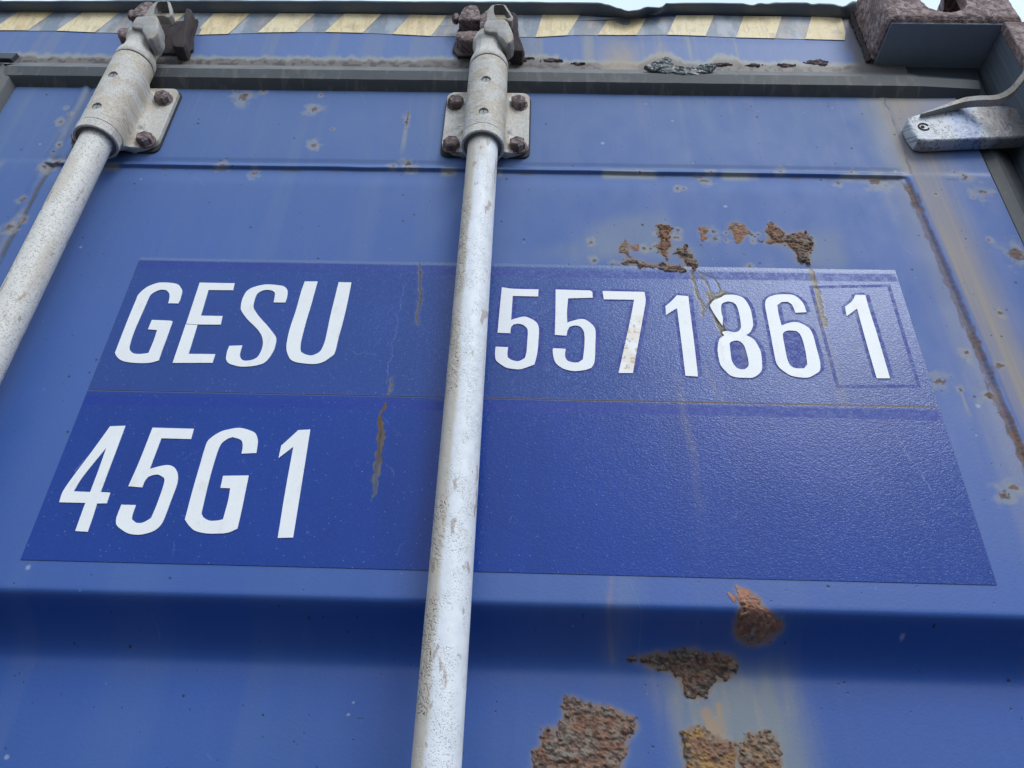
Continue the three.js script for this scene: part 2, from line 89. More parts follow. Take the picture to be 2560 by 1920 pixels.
const RIVET = [478.0, 211.2];
const WINDOWRING = [[-46.5, 352.0, -45.2, 376.3, -44.0, 398.6, -39.2, 408.6, -29.4, 411.5, -21.8, 408.9, -16.6, 396.5, -10.8, 382.1, -13.2, 373.0, -21.4, 376.2, -33.8, 371.3, -37.5, 352.1], [-35.5, 404.9, -22.5, 406.2, -18.0, 393.8, -14.2, 382.1, -20.8, 378.6, -33.1, 381.2]];
const TONGUE = [-44.4, 353.9, -33.0, 356.7, -21.1, 358.1, -15.6, 349.4, -9.1, 323.5, -9.3, 315.0, -16.1, 307.2, -25.0, 319.6, -31.8, 329.2, -45.2, 333.4];
const LUG = [-83.2, 408.1, -82.8, 424.9, -79.3, 438.2, -69.5, 445.6, -60.3, 439.7, -57.0, 425.4, -55.9, 409.7];
const ARM = [-85.7, 366.7, -82.5, 373.7, -70.6, 376.0, -58.5, 376.2, -49.6, 379.0, -48.6, 358.5, -60.3, 353.2, -73.5, 351.7, -81.3, 356.6];
const NUB = [-90.0, 427.2];
const STEM = [-55.7, 406.6, -49.8, 416.1, -44.7, 421.6, -43.2, 372.7, -53.5, 369.9];
const CHEEK = [-17.6, 435.8, -13.8, 439.2, -7.3, 431.0, -4.4, 390.3, -0.5, 372.2, 2.9, 358.2, 0.8, 350.6, -12.9, 354.1, -19.6, 377.0, -12.4, 390.2];
const FOOT = [-87.5, 421.8, -7.5, 439.8, -3.4, 399.3, 4.2, 370.7, 1.3, 364.3, -11.6, 360.2, -83.4, 361.4, -92.1, 376.6, -88.2, 397.7];
const SCREWS = [-40.6, 264.8, -39.9, 182.1];
const GASKETFLAP = [-727.3, 341.8, -679.7, 338.2, -656.8, 338.1, -660.0, 325.0, -720.9, 326.8];
const SEALANT = [157.3, 327.7, 171.3, 337.8, 185.5, 348.0, 194.1, 344.4, 191.9, 335.7, 198.7, 328.5, 221.9, 325.3, 231.6, 334.1, 250.6, 332.0, 241.5, 317.3, 223.3, 310.2, 208.8, 310.6, 182.7, 312.5, 165.6, 319.4];


// ───────── helpers ─────────
const used = new Map();
function numbered(n) { const k = used.get(n) || 0; used.set(n, k + 1); return k ? n + '_' + String(k).padStart(3, '0') : n; }
function thing(name, label, category, [x, y, z], group) {
  const o = new THREE.Group(); o.name = numbered(name); o.position.set(x, y, z);
  o.userData = { label, category }; if (group) o.userData.group = group;
  scene.add(o); return o;
}
function part(name, geo, mat, parent, label) {
  const m = new THREE.Mesh(geo, mat); m.name = name; m.castShadow = m.receiveShadow = true;
  if (label) m.userData.label = label;
  parent.add(m); return m;
}
const pts = (a) => { const o = []; for (let i = 0; i < a.length; i += 2) o.push(new THREE.Vector2(a[i] / 1000, a[i + 1] / 1000)); return o; };
function rounded(P) {                                             // soften the gentle turns of an outline, keep its real corners
  const n = P.length, turn = P.map((p, i) => { const a = P[(i + n - 1) % n], b = P[(i + 1) % n]; let t = Math.abs(Math.atan2(b.y - p.y, b.x - p.x) - Math.atan2(p.y - a.y, p.x - a.x)); return t > Math.PI ? 2 * Math.PI - t : t; }), o = [];
  for (let i = 0; i < n; i++) {
    const p0 = P[(i + n - 1) % n], p1 = P[i], p2 = P[(i + 1) % n], p3 = P[(i + 2) % n], L = p1.distanceTo(p2), m1 = turn[i] < 0.62 ? p2.clone().sub(p0).setLength(L) : p2.clone().sub(p1), m2 = turn[(i + 1) % n] < 0.62 ? p3.clone().sub(p1).setLength(L) : p2.clone().sub(p1);
    const k = L > 0.0035 ? 5 : 3;
    for (let j = 0; j < k; j++) { const t = j / k, t2 = t * t, t3 = t2 * t; o.push(new THREE.Vector2((2 * t3 - 3 * t2 + 1) * p1.x + (t3 - 2 * t2 + t) * m1.x + (3 * t2 - 2 * t3) * p2.x + (t3 - t2) * m2.x, (2 * t3 - 3 * t2 + 1) * p1.y + (t3 - 2 * t2 + t) * m1.y + (3 * t2 - 2 * t3) * p2.y + (t3 - t2) * m2.y)); }
  }
  return o;
}
const blob = (outer, hole) => { const cv = (q) => new THREE.CatmullRomCurve3(pts(q).map((p) => new THREE.Vector3(p.x, p.y, 0)), true, 'catmullrom', 0.4).getPoints(q.length * 3).slice(0, -1).map((p) => new THREE.Vector2(p.x, p.y)), s = new THREE.Shape(cv(outer)); if (hole) s.holes.push(new THREE.Path(cv(hole))); return s; };
const softShape = (outer, hole) => { const s = new THREE.Shape(rounded(pts(outer))); if (hole) s.holes.push(new THREE.Path(rounded(pts(hole)))); return s; };
const shape = (outer, hole) => { const s = new THREE.Shape(pts(outer)); if (hole) s.holes.push(new THREE.Path(pts(hole))); return s; };
const slab = (s, z0, z1, bevel = 0, seg = 2) => { const g = new THREE.ExtrudeGeometry(s, { depth: z1 - z0 - 2 * bevel, bevelEnabled: bevel > 0, bevelThickness: bevel, bevelSize: bevel, bevelOffset: -bevel, bevelSegments: seg, curveSegments: 12 }); g.translate(0, 0, z0 + bevel); return g; };
const loose = (g) => g.index ? g.toNonIndexed() : g;
const smooth = (g, a = 0.7) => toCreasedNormals(g, a);
function gridGeo(xs, ys, zf, uvf) {
  const nx = xs.length, ny = ys.length, p = new Float32Array(nx * ny * 3), uv = new Float32Array(nx * ny * 2), ix = [];
  for (let j = 0; j < ny; j++) for (let i = 0; i < nx; i++) {
    const k = j * nx + i, [u, v] = uvf(xs[i], ys[j]); p[k * 3] = xs[i]; p[k * 3 + 1] = ys[j]; p[k * 3 + 2] = zf(xs[i], ys[j]); uv[k * 2] = u; uv[k * 2 + 1] = v;
    if (i < nx - 1 && j < ny - 1) ix.push(k, k + 1, k + nx, k + 1, k + nx + 1, k + nx);
  }
  const g = new THREE.BufferGeometry(); g.setAttribute('position', new THREE.BufferAttribute(p, 3)); g.setAttribute('uv', new THREE.BufferAttribute(uv, 2)); g.setIndex(ix); g.computeVertexNormals(); return g;
}
function roughen(g, amp, freq, along = 1) {                       // push every vertex along its normal by noise
  const p = g.attributes.position, n = g.attributes.normal;
  for (let i = 0; i < p.count; i++) {
    const x = p.getX(i), y = p.getY(i), z = p.getZ(i);
    const h = (fbm(x * freq + z * freq * 0.7 + 3, y * freq - z * freq * 0.6 + 8, 4) - 0.5) * 2 * amp;
    p.setXYZ(i, x + n.getX(i) * h, y + n.getY(i) * h * along, z + n.getZ(i) * h);
  }
  g.computeVertexNormals(); return g;
}
const sr = (v) => { v = clamp(v); return 255 * (v <= 0.0031308 ? v * 12.92 : 1.055 * Math.pow(v, 1 / 2.4) - 0.055); };
function bake(W, H, fn, { wrap = THREE.ClampToEdgeWrapping, bump = true, rough = false } = {}) {   // fn(u, v, out): out = [r, g, b, height 0..1, roughness]
  const c = new Uint8Array(W * H * 4), b = bump ? new Float32Array(W * H) : null, r = rough ? new Uint8Array(W * H * 4) : null, o = [0, 0, 0, 0, 0];
  for (let j = 0; j < H; j++) for (let i = 0; i < W; i++) {
    const k = j * W + i; fn((i + 0.5) / W, (j + 0.5) / H, o, k);
    c[k * 4] = sr(o[0]); c[k * 4 + 1] = sr(o[1]); c[k * 4 + 2] = sr(o[2]); c[k * 4 + 3] = 255;
    if (b) b[k] = o[3];
    if (r) { r[k * 4] = 0; r[k * 4 + 1] = 255 * clamp(o[4]); r[k * 4 + 2] = 0; r[k * 4 + 3] = 255; }
  }
  const mk = (d, f, t, cs) => { const x = new THREE.DataTexture(d, W, H, f, t); x.wrapS = x.wrapT = wrap; x.magFilter = THREE.LinearFilter; x.minFilter = THREE.LinearMipmapLinearFilter; x.generateMipmaps = true; x.anisotropy = 8; if (cs) x.colorSpace = THREE.SRGBColorSpace; x.needsUpdate = true; return x; };
  const out = { map: mk(c, THREE.RGBAFormat, THREE.UnsignedByteType, true) };
  if (b) out.bumpMap = mk(b, THREE.RedFormat, THREE.FloatType);
  if (r) out.roughnessMap = mk(r, THREE.RGBAFormat, THREE.UnsignedByteType);
  return out;
}
// a drawing in metres read back as a mask 0..1 (v up)
function mask(W, H, x0, y0, x1, y1, draw) {
  const cv = document.createElement('canvas'); cv.width = W; cv.height = H; const g = cv.getContext('2d');
  g.fillStyle = '#000'; g.fillRect(0, 0, W, H);
  g.setTransform(W / (x1 - x0), 0, 0, -H / (y1 - y0), -x0 * W / (x1 - x0), y1 * H / (y1 - y0));
  g.fillStyle = g.strokeStyle = '#fff'; g.lineCap = g.lineJoin = 'round';
  draw(g);
  const d = g.getImageData(0, 0, W, H).data, o = new Float32Array(W * H);
  for (let j = 0; j < H; j++) for (let i = 0; i < W; i++) o[(H - 1 - j) * W + i] = d[(j * W + i) * 4] / 255;
  return o;
}
function blur(a, W, H, r, n = 2) {
  const t = new Float32Array(W * H);
  for (let q = 0; q < n; q++) {
    for (let j = 0; j < H; j++) { let s = 0; const o = j * W; for (let i = -r; i <= r; i++) s += a[o + clamp(i, 0, W - 1)]; for (let i = 0; i < W; i++) { t[o + i] = s / (2 * r + 1); s += a[o + Math.min(i + r + 1, W - 1)] - a[o + Math.max(i - r, 0)]; } }
    for (let i = 0; i < W; i++) { let s = 0; for (let j = -r; j <= r; j++) s += t[clamp(j, 0, H - 1) * W + i]; for (let j = 0; j < H; j++) { a[j * W + i] = s / (2 * r + 1); s += t[Math.min(j + r + 1, H - 1) * W + i] - t[Math.max(j - r, 0) * W + i]; } }
  }
  return a;
}
const poly = (g, a) => { g.beginPath(); for (let i = 0; i < a.length; i += 2) g[i ? 'lineTo' : 'moveTo'](a[i] / 1000, a[i + 1] / 1000); g.closePath(); };
const stroke = (g, a, w) => { g.lineWidth = w; g.beginPath(); for (let i = 0; i < a.length; i += 2) g[i ? 'lineTo' : 'moveTo'](a[i] / 1000, a[i + 1] / 1000); g.stroke(); };

// ───────── the door panel's relief ─────────
function fold(y) {                                                  // the pressed fold: upper panel stands proud, lower panel set back 47 mm
  const a = -0.364 - y;
  if (a <= -0.003) return 0;
  if (a < 0.003) return -1.9 * (a + 0.003) ** 2 / 0.012;
  if (a < 0.008) return -1.9 * a;
  const b = Math.min(a - 0.008, 0.034);
  return -(0.0152 + 1.9 * (b - b * b / 0.068));
}
const weldR = (y) => 0.4475 + 0.0145 * clamp((0.15 - y) / 0.4, 0, 1);
function relief(x, y) {
  let z = 0.00045 * (fbm(x * 5 + 2, y * 6 + 1, 2) - 0.5) * 2 + 0.00028 * (fbm(x * 15 + 8, y * 13 + 3, 2) - 0.5) * 2;
  const inside = ss(-0.560, -0.553, x) * (1 - ss(0.440, 0.452, x));
  z += fold(y) * ss(-0.60, -0.545, x) * (1 - ss(weldR(y) - 0.004, weldR(y) + 0.03, x) * 0.0);
  // horizontal joint: the sheet tucks under the top rail over a thin welded bead
  const yb = y - 0.1478 - 0.0007 * (fbm(x * 22, 3.3, 2) - 0.5) * 2 - 0.004 * ss(0.415, 0.45, x) * 0;
  const jp = yb > 0.015 ? 0 : yb > 0.006 ? -0.0013 * ss(0.015, 0.006, yb) : yb > 0 ? lerp(0.0009, -0.0013, yb / 0.006) : yb > -0.0010 ? 0.0009 : yb > -0.0034 ? lerp(-0.0030, 0.0009, ss(-0.0034, -0.0010, yb)) : -0.0030 * ss(-0.034, -0.0034, yb);
  z += inside * jp;
  const low = 1 - ss(0.143, 0.149, y);
  // side welds
  const nl = (fbm(y * 60, 1.7, 3) - 0.5);
  const dl = x + 0.557 + 0.0015 * nl; z += 0.0026 * Math.exp(-((dl / 0.0046) ** 2)) * (0.7 + 1.2 * nl) - 0.0012 * Math.exp(-(((dl - 0.007) / 0.003) ** 2));
  const dr = x - weldR(y) - 0.0018 * nl; z += low * (0.0010 * Math.exp(-(((dr - 0.0055) / 0.0035) ** 2)) - 0.0014 * Math.exp(-((dr / 0.0024) ** 2)) * (1 + nl));
  z += (1 - low) * 0.0006 * Math.exp(-(((x - 0.4565) / 0.004) ** 2)) * (1 + nl);
  return z;
}
// ───────── materials ─────────
const DX0 = -0.70, DX1 = 0.56, DY0 = -0.62, DY1 = 0.30, DW = 2048, DH = 1496;
const PAINT = [0.014, 0.075, 0.345], HALO = [0.30, 0.31, 0.27], GRIME = [0.36, 0.32, 0.27], RUST = [0.125, 0.072, 0.055];
const doorTex = (() => {
  const n = DW * DH, rust = new Float32Array(n), halo = new Float32Array(n), pit = new Float32Array(n), pale = new Float32Array(n);
  const px = DW / (DX1 - DX0), py = DH / (DY1 - DY0);
  const stamp = (cx, cy, rx, ry, f) => {
    const i0 = Math.max(0, Math.floor((cx - rx - DX0) * px)), i1 = Math.min(DW - 1, Math.ceil((cx + rx - DX0) * px)), j0 = Math.max(0, Math.floor((cy - ry - DY0) * py)), j1 = Math.min(DH - 1, Math.ceil((cy + ry - DY0) * py));
    for (let j = j0; j <= j1; j++) for (let i = i0; i <= i1; i++) { const x = DX0 + (i + 0.5) / px, y = DY0 + (j + 0.5) / py; f(j * DW + i, (x - cx) / rx, (y - cy) / ry, x, y); }
  };
  SPOTS.forEach((s) => {
    const [x, y, rx, ry, h, st] = s.map((v) => v / 1000);
    stamp(x, y, rx * 2, ry * 2, (k, u, v, X, Y) => { const d = Math.hypot(u, v) * 2 + (fbm(X * 420, Y * 420, 3) - 0.5) * 1.6; rust[k] = Math.max(rust[k], 1 - ss(0.55, 1.05, d)); });
    const hx = h + rx * 0.5, hy = h + ry * 0.6;
    stamp(x, y, hx * 1.6, hy * 1.6, (k, u, v, X, Y) => { const d = Math.hypot(u, v) * 1.6 + (fbm(X * 130, Y * 130, 4) - 0.5) * 1.7; halo[k] = Math.max(halo[k], 0.55 * (1 - ss(0.3, 1.2, d))); });
    if (st > 0) stamp(x, y - st * 0.5, h * 0.8, st * 0.62, (k, u, v, X, Y) => { const d = Math.abs(u) * (1 + 0.5 * v) + (fbm(X * 160, Y * 18, 2) - 0.5) * 0.7; halo[k] = Math.max(halo[k], 0.55 * (1 - ss(0.1, 0.75, d)) * ss(-1, -0.1, v) * ss(1, 0.6, v)); });
  });
  for (let i = 0; i < 900; i++) { const x = lerp(DX0, DX1, rnd()), y = lerp(DY0, DY1, rnd()), r = 0.0005 + 0.0011 * rnd() ** 4; stamp(x, y, r * 1.5, r * 1.5, (k, u, v) => { pit[k] = Math.max(pit[k], 1 - ss(0.4, 0.9, Math.hypot(u, v))); }); }
  for (let i = 0; i < 130; i++) { const x = lerp(DX0, DX1, rnd()), y = lerp(DY0, DY1, rnd()), r = 0.0004 + 0.0013 * rnd() ** 5; stamp(x, y, r * 2, r * 2, (k, u, v, X, Y) => { pale[k] = Math.max(pale[k], (1 - ss(0.3, 0.9, Math.hypot(u, v) + 0.6 * (fbm(X * 900, Y * 900, 2) - 0.5))) * 0.4); }); }
  const big = mask(DW, DH, DX0, DY0, DX1, DY1, (g) => { for (const k in PATCHES) { poly(g, PATCHES[k]); g.fill(); } });
  const bigHalo = blur(Float32Array.from(big), DW, DH, 6, 3);
  const wash = blur(mask(DW, DH, DX0, DY0, DX1, DY1, (g) => {
    poly(g, [55, 20, 75, 50, 110, 75, 165, 78, 175, 40, 205, 12, 60, 8]); g.fill();
    poly(g, [270, 50, 350, 60, 352, 0, 318, 0, 290, 25]); g.fill();
    stroke(g, [30, 15, 75, 30, 100, 55, 110, 20, 60, 5], 0.012);
    stroke(g, [100, -330, 95, -370, 92, -395], 0.006);
  }), DW, DH, 14, 2);
  const run = blur(mask(DW, DH, DX0, DY0, DX1, DY1, (g) => { poly(g, [126, -398, 150, -402, 236, -398, 240, -460, 236, -620, 150, -620, 143, -450]); g.fill(); }), DW, DH, 20, 2);
  const scr = mask(DW, DH, DX0, DY0, DX1, DY1, (g) => { for (let i = 0; i < 90; i++) { const x = lerp(-690, 550, rnd()), y = lerp(-600, 290, rnd()), l = 6 + 60 * rnd() ** 3, t = rnd() < 0.6 ? 1.57 + 0.25 * (rnd() - 0.5) : rnd() * 6.3; g.globalAlpha = 0.15 + 0.5 * rnd(); stroke(g, [x, y, x + l * Math.cos(t) * 0.5, y + l * Math.sin(t) * 0.5, x + l * Math.cos(t + 0.15), y + l * Math.sin(t + 0.15)], 0.0004 + 0.0006 * rnd()); } });
  const drip = blur(mask(DW, DH, DX0, DY0, DX1, DY1, (g) => { stroke(g, [166, -432, 172, -450, 171, -470], 0.010); stroke(g, [176, -425, 178, -470], 0.004); g.globalAlpha = 0.35; stroke(g, [90, -335, 86, -365, 92, -395], 0.003); }), DW, DH, 2, 2);
  return bake(DW, DH, (u, v, o, k) => {
    const x = lerp(DX0, DX1, u), y = lerp(DY0, DY1, v);
    const c = [...PAINT];
    const cloud = fbm(x * 7 + 3, y * 5 + 2, 4) - 0.5, chalk = fbm(x * 60, y * 34, 3) - 0.5, fine = fbm(x * 700, y * 700, 2) - 0.5;
    const vs = fbm(x * 95 + 4, y * 3.5 + 9, 3), vs2 = fbm(x * 30 + 1, y * 2 + 2, 3);
    for (let q = 0; q < 3; q++) c[q] *= 1 + 0.16 * cloud + 0.07 * chalk + 0.05 * fine;
    mix3(c, [0.165, 0.238, 0.30], 0.045 + 0.075 * (ss(-0.372, -0.360, y) + ss(-0.42, -0.46, y)) + 0.10 * ss(-0.34, 0.0, y) + 0.16 * ss(0.0, 0.26, y) + 0.07 * ss(0.5, 0.75, vs2));   // chalking, worst under the gasket; held back in the fold to paint in its shade
    // vertical rain streaks of grey dirt, mostly from the gasket and under the joint
    mix3(c, GRIME, 0.06 * ss(0.58, 0.82, vs) * (0.25 + ss(0.10, 0.28, y)));
    const wr = weldR(y) + (y > 0.15 ? 0.009 : 0), d = x - wr;
    // tan run-off beside the right weld, and greyish dirt left of it
    const nb = fbm(x * 110, y * 6, 4), band = ss(0.004, 0.014, d + (y > 0.15 ? 0.016 : 0)) * (1 - ss(0.026, 0.062, d + 0.022 * (nb - 0.5))) * (0.75 + 0.6 * (nb - 0.5)) * ss(-0.48, -0.12, y);
    mix3(c, [0.29, 0.25, 0.21], clamp(band * 1.12 * (0.8 + 0.55 * (fbm(x * 420, y * 7, 3) - 0.4))));
    mix3(c, [0.30, 0.28, 0.24], 0.62 * (1 - ss(0.0, 0.045, -d + 0.022 * (nb - 0.5))) * (d < 0 ? 1 : 0) * (0.6 + 0.4 * ss(0.08, 0.25, y)));
    mix3(c, GRIME, 0.5 * clamp(ss(0.42, 0.5, x) * ss(0.245, 0.285, y + 0.02 * (nb - 0.5))));
    if (y > 0.15) mix3(c, [0.11, 0.11, 0.12], 0.75 * (1 - ss(0.0005, 0.0022, Math.abs(d + 0.004 * (fbm(y * 90, 6, 3) - 0.5)))) * ss(0.3, 0.6, fbm(y * 50, 2.2, 3)));
    const wl = Math.abs(x + 0.557); mix3(c, [0.20, 0.22, 0.24], 0.4 * (1 - ss(0.003, 0.011, wl)) * ss(0.35, 0.6, fbm(x * 60, y * 20, 3))); mix3(c, [0.045, 0.055, 0.07], (y < 0.15 ? 0.85 : 0.3) * (1 - ss(0.0010, 0.0032, Math.abs(x + 0.5505 + 0.002 * (fbm(y * 70, 8, 3) - 0.5)))) * ss(0.05, 0.35, fbm(y * 60, 5.5, 3)));  // grey blotches on the left weld, and its shadow line painted dark
    // rust that eats the right weld below the joint
    const ro = fbm(x * 330, y * 120, 4) - 0.5, low = y < 0.142 ? 1 : 0;
    const rw = low * (1 - ss(0.0032, 0.0062, Math.abs(d + 0.0004 + 0.008 * ro))) * (0.6 + 0.4 * ss(0.30, 0.5, fbm(y * 18 + 2, 4.4, 3))) * ss(0.142, 0.128, y);
    let h = 0.5 + 0.06 * fine + 0.05 * chalk, r = 0.43 + 0.12 * chalk + 0.20 * ss(-0.3, 0.0, y);
    r -= 0.2 * Math.exp(-(((y - 0.151) / 0.004) ** 2));
    const washK = clamp(wash[k] * (0.72 + 0.7 * (fbm(x * 60, y * 9, 3) - 0.5)));
    mix3(c, [0.235, 0.27, 0.29], washK * 0.6);
    const rk2 = clamp(run[k] * (1.05 + 0.6 * (fbm(x * 120, y * 14, 4) - 0.5) + 0.4 * (fbm(x * 50, y * 50, 3) - 0.5))); mix3(c, [0.20, 0.225, 0.23], rk2 * 0.85); mix3(c, [0.27, 0.255, 0.22], 0.3 * rk2 * ss(0.5, 0.7, fbm(x * 160, y * 25, 4))); mix3(c, [0.36, 0.235, 0.125], clamp(drip[k] * (0.5 + 1.1 * (fbm(x * 300, y * 70, 3) - 0.2))) * 0.8);
    const bh = 0.55 * ss(0.0, 0.62, bigHalo[k] + 0.5 * (fbm(x * 140, y * 140, 4) - 0.5) * Math.min(1, bigHalo[k] * 3));
    const hl = clamp(Math.max(halo[k], bh * 0.8)) * (0.86 + 0.3 * (fbm(x * 260, y * 260, 3) - 0.5));
    mix3(c, [HALO[0] + 0.06 * vs, HALO[1] + 0.02 * vs, HALO[2]], clamp(hl));
    mix3(c, [lerp(0.12, 0.28, fbm(x * 300, y * 300, 3)), 0.135, 0.095], ss(0.16, 0.55, bigHalo[k] + 0.4 * (fbm(x * 260, y * 260, 3) - 0.5)) * (bigHalo[k] > 0.05 ? 0.85 : 0));
    // stains along the joint
    const jn = y - 0.1478, js = fbm(x * 26 + 2, 7, 3); mix3(c, HALO, 0.75 * ss(0.56, 0.70, js) * Math.exp(-(((jn + 0.004) / 0.006) ** 2))); mix3(c, [0.11, 0.075, 0.06], 0.8 * ss(0.6, 0.72, fbm(x * 90, 2, 3)) * Math.exp(-(((jn + 0.0055) / 0.0016) ** 2)));
    const tone = fbm(x * 260 + 5, y * 380, 4), tone2 = fbm(x * 90, y * 90, 2);
    const rc = [lerp(0.055, 0.215, tone), lerp(0.045, 0.145, tone), lerp(0.046, 0.120, tone)];
    mix3(rc, [0.25, 0.13, 0.085], 0.3 * ss(0.55, 0.7, tone2));
    const rk = clamp(Math.max(rust[k], rw)); mix3(c, rc, rk);
    if (rk > 0.05) { h += rk * (0.6 * (tone - 0.45)); r = lerp(r, 0.95, rk); }
    r = lerp(r, 0.75, clamp(hl + washK * 0.5 + band * 0.8));
    mix3(c, [0.012, 0.014, 0.022], pit[k] * 0.9); mix3(c, [0.5, 0.55, 0.6], pale[k]); mix3(c, [0.20, 0.28, 0.42], scr[k] * 0.38); h -= 0.2 * pit[k];
    o[0] = c[0]; o[1] = c[1]; o[2] = c[2]; o[3] = h; o[4] = r;
  }, { rough: true });
})();
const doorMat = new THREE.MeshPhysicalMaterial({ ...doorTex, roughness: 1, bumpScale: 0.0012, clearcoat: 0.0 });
const plainBlue = new THREE.MeshStandardMaterial({ color: new THREE.Color(...PAINT), roughness: 0.5 });

// blue sheet with its ghosts of older lettering, tears and orange-peel skin
const SX0 = -0.402, SX1 = 0.402, SY0 = -0.340, SY1 = 0.002, SW = 2048, SH = 872;
const sheetTex = (() => {
  const M = (f) => mask(SW, SH, SX0, SY0, SX1, SY1, f);
  const ghost = M((g) => {
    for (const k of ['5a', '5b', '7', '1a', '8', '6', '1b']) for (const [dx, dy] of [[-0.003, 0.001], [0.0045, 0.001], [0.001, -0.002], [0, 0.0035]]) { g.save(); g.translate(dx, dy); for (const p of LETTERS[k]) { poly(g, p); g.fill(); } g.restore(); }
  });
  const bands = blur(M((g) => { poly(g, BAND1); g.fill(); poly(g, BAND2); g.fill(); }), SW, SH, 1, 1);
  const box = M((g) => { g.lineWidth = 0.0036; g.lineJoin = 'miter'; poly(g, DIGITBOX); g.stroke(); });
  const seam = M((g) => stroke(g, SEAM, 0.0011));
  const crack = M((g) => { stroke(g, CRACK_LEFT, 0.0018); stroke(g, GOUGE_TIP, 0.0022); stroke(g, TEAR, 0.0035); stroke(g, TEAR2, 0.0022); stroke(g, CRACK_RIGHT, 0.0055); stroke(g, TEAR_EDGE8, 0.0075); stroke(g, TEAR3, 0.0075); });
  const crackCore = M((g) => { stroke(g, CRACK_LEFT, 0.0006); stroke(g, TEAR, 0.0012); stroke(g, TEAR2, 0.0010); g.translate(0.0012, 0); stroke(g, CRACK_RIGHT, 0.0022); stroke(g, TEAR_EDGE8, 0.0075); stroke(g, TEAR3, 0.0028); });
  const warp = (k, x, y) => { const q = k + Math.round((fbm(x * 160, y * 160, 3) - 0.5) * 16) + Math.round((fbm(x * 160 + 40, y * 160 + 7, 3) - 0.5) * 14) * SW; return q < 0 || q >= SW * SH ? k : q; };
  const crackWide = blur(Float32Array.from(crack), SW, SH, 4, 2);
  const exposed = M((g) => { poly(g, EXPOSED); g.fill(); }), gouge = M((g) => { poly(g, GOUGE); g.fill(); });
  const runs = blur(M((g) => { stroke(g, RUN1, 0.007); stroke(g, RUN2, 0.006); stroke(g, RUN3, 0.011); stroke(g, RUN3, 0.006); g.globalAlpha = 0.7; stroke(g, [352, -60, 355, -95, 352, -108], 0.010); stroke(g, [345, -40, 343, -70], 0.006); stroke(g, [228, -75, 226, -140], 0.006); }), SW, SH, 4, 2);
  const scuff = M((g) => { for (let i = 0; i < 60; i++) { const x = lerp(-390, 390, rnd()), y = lerp(-330, -6, rnd()), l = 4 + 40 * rnd() ** 3, t = rnd() * 6.3; g.globalAlpha = 0.2 + 0.5 * rnd(); stroke(g, [x, y, x + l * Math.cos(t) * 0.5, y + l * Math.sin(t) * 0.5, x + l * Math.cos(t + 0.2), y + l * Math.sin(t + 0.2)], 0.0003 + 0.0006 * rnd()); } g.globalAlpha = 0.8; stroke(g, [-113, -30, -118, -155], 0.0005); stroke(g, [196, -8, 180, -58, 165, -92, 160, -140], 0.0006); stroke(g, [350, -195, 372, -262], 0.0008); for (let i = 0; i < 26; i++) { const x = lerp(-390, 390, rnd()) / 1000, y = lerp(-330, -6, rnd()) / 1000, r = 0.001 + 0.003 * rnd() ** 2; g.globalAlpha = 0.35; g.lineWidth = 0.0005; g.beginPath(); g.arc(x, y, r, 0, 4 + 2 * rnd()); g.stroke(); } });
  const seamW = blur(Float32Array.from(seam), SW, SH, 2, 1);
  return bake(SW, SH, (u, v, o, k) => {
    const x = lerp(SX0, SX1, u), y = lerp(SY0, SY1, v), lower = y < SPLIT;
    const c = lower ? [0.0015, 0.036, 0.250] : [0.012, 0.050, 0.245];
    const cl = fbm(x * 9, y * 7 + 4, 4) - 0.5, vs = fbm(x * 60 + 2, y * 5, 3) - 0.5, peel = 0.5 * fbm(x * 640 + 7, y * 1000 + 2, 2) + 0.5 * fbm(x * 1200, y * 1500, 1), fl = hash(Math.floor(x * 1400), Math.floor(y * 1400));
    for (let q = 0; q < 3; q++) c[q] *= 1 + 0.25 * cl + 0.12 * vs;
    mix3(c, [0.075, 0.15, 0.40], 0.6 * ss(-0.16, 0.0, y) * ss(-0.15, 0.3, x + 0.3 * cl));            // lightened towards the upper right, sheen painted into the base colour
    mix3(c, [0.16, 0.22, 0.40], 0.6 * ss(-0.0055, -0.003, y));                                          // pale strip of the sheet's top edge
    const wear = 0.35 + 0.65 * ss(0.32, 0.55, fbm(x * 240, y * 260, 3));
    mix3(c, lower ? [0.003, 0.028, 0.27] : [0.016, 0.040, 0.26], 0.85 * bands[k] * wear);
    mix3(c, [0.008, 0.022, 0.24], 0.95 * clamp(ghost[k]) * wear); mix3(c, [0.012, 0.024, 0.24], 0.95 * box[k] * wear);
    // glitter of the orange peel painted as pale flecks on its crests
    const fle = ss(0.57, 0.70, peel) * ss(-0.30, 0.35, x + 0.4 * (y + 0.1) + 0.3 * cl); mix3(c, [0.22, 0.33, 0.66], (lower ? 0.22 : 0.42) * fle * ss(-0.36, -0.06, y + 0.25 * x));
    if (fl > 0.9975) mix3(c, [0.4, 0.47, 0.66], 0.4);
    if (hash(k % SW, 7 + (k / SW | 0)) > 0.93 + 0.06 * ss(0.25, -0.2, x + 1.2 * (y + 0.12))) mix3(c, [0.34, 0.42, 0.68], 0.28);
    const fine = fbm(x * 500, y * 300, 3), w = warp(k, x, y);
    mix3(c, [0.20, 0.19, 0.19], clamp(ss(-0.34, -0.2, y) * runs[k] * (0.15 + 1.1 * (fbm(x * 300, y * 60, 3) - 0.2))) * 0.42);
    let h = 0.45 + 0.35 * (peel - 0.5) * (0.55 + 0.6 * ss(-0.3, 0.2, x)), r = 0.22 + 0.09 * fine; const fresh = clamp(Math.max(ghost[k], box[k], bands[k] * 0.8)) * (0.4 + 0.6 * wear); r = lerp(r, 0.52, fresh); h = lerp(h, 0.45, fresh * 0.7);
    mix3(c, [0.28, 0.25, 0.21], 0.5 * clamp(crackWide[w] * 1.2));
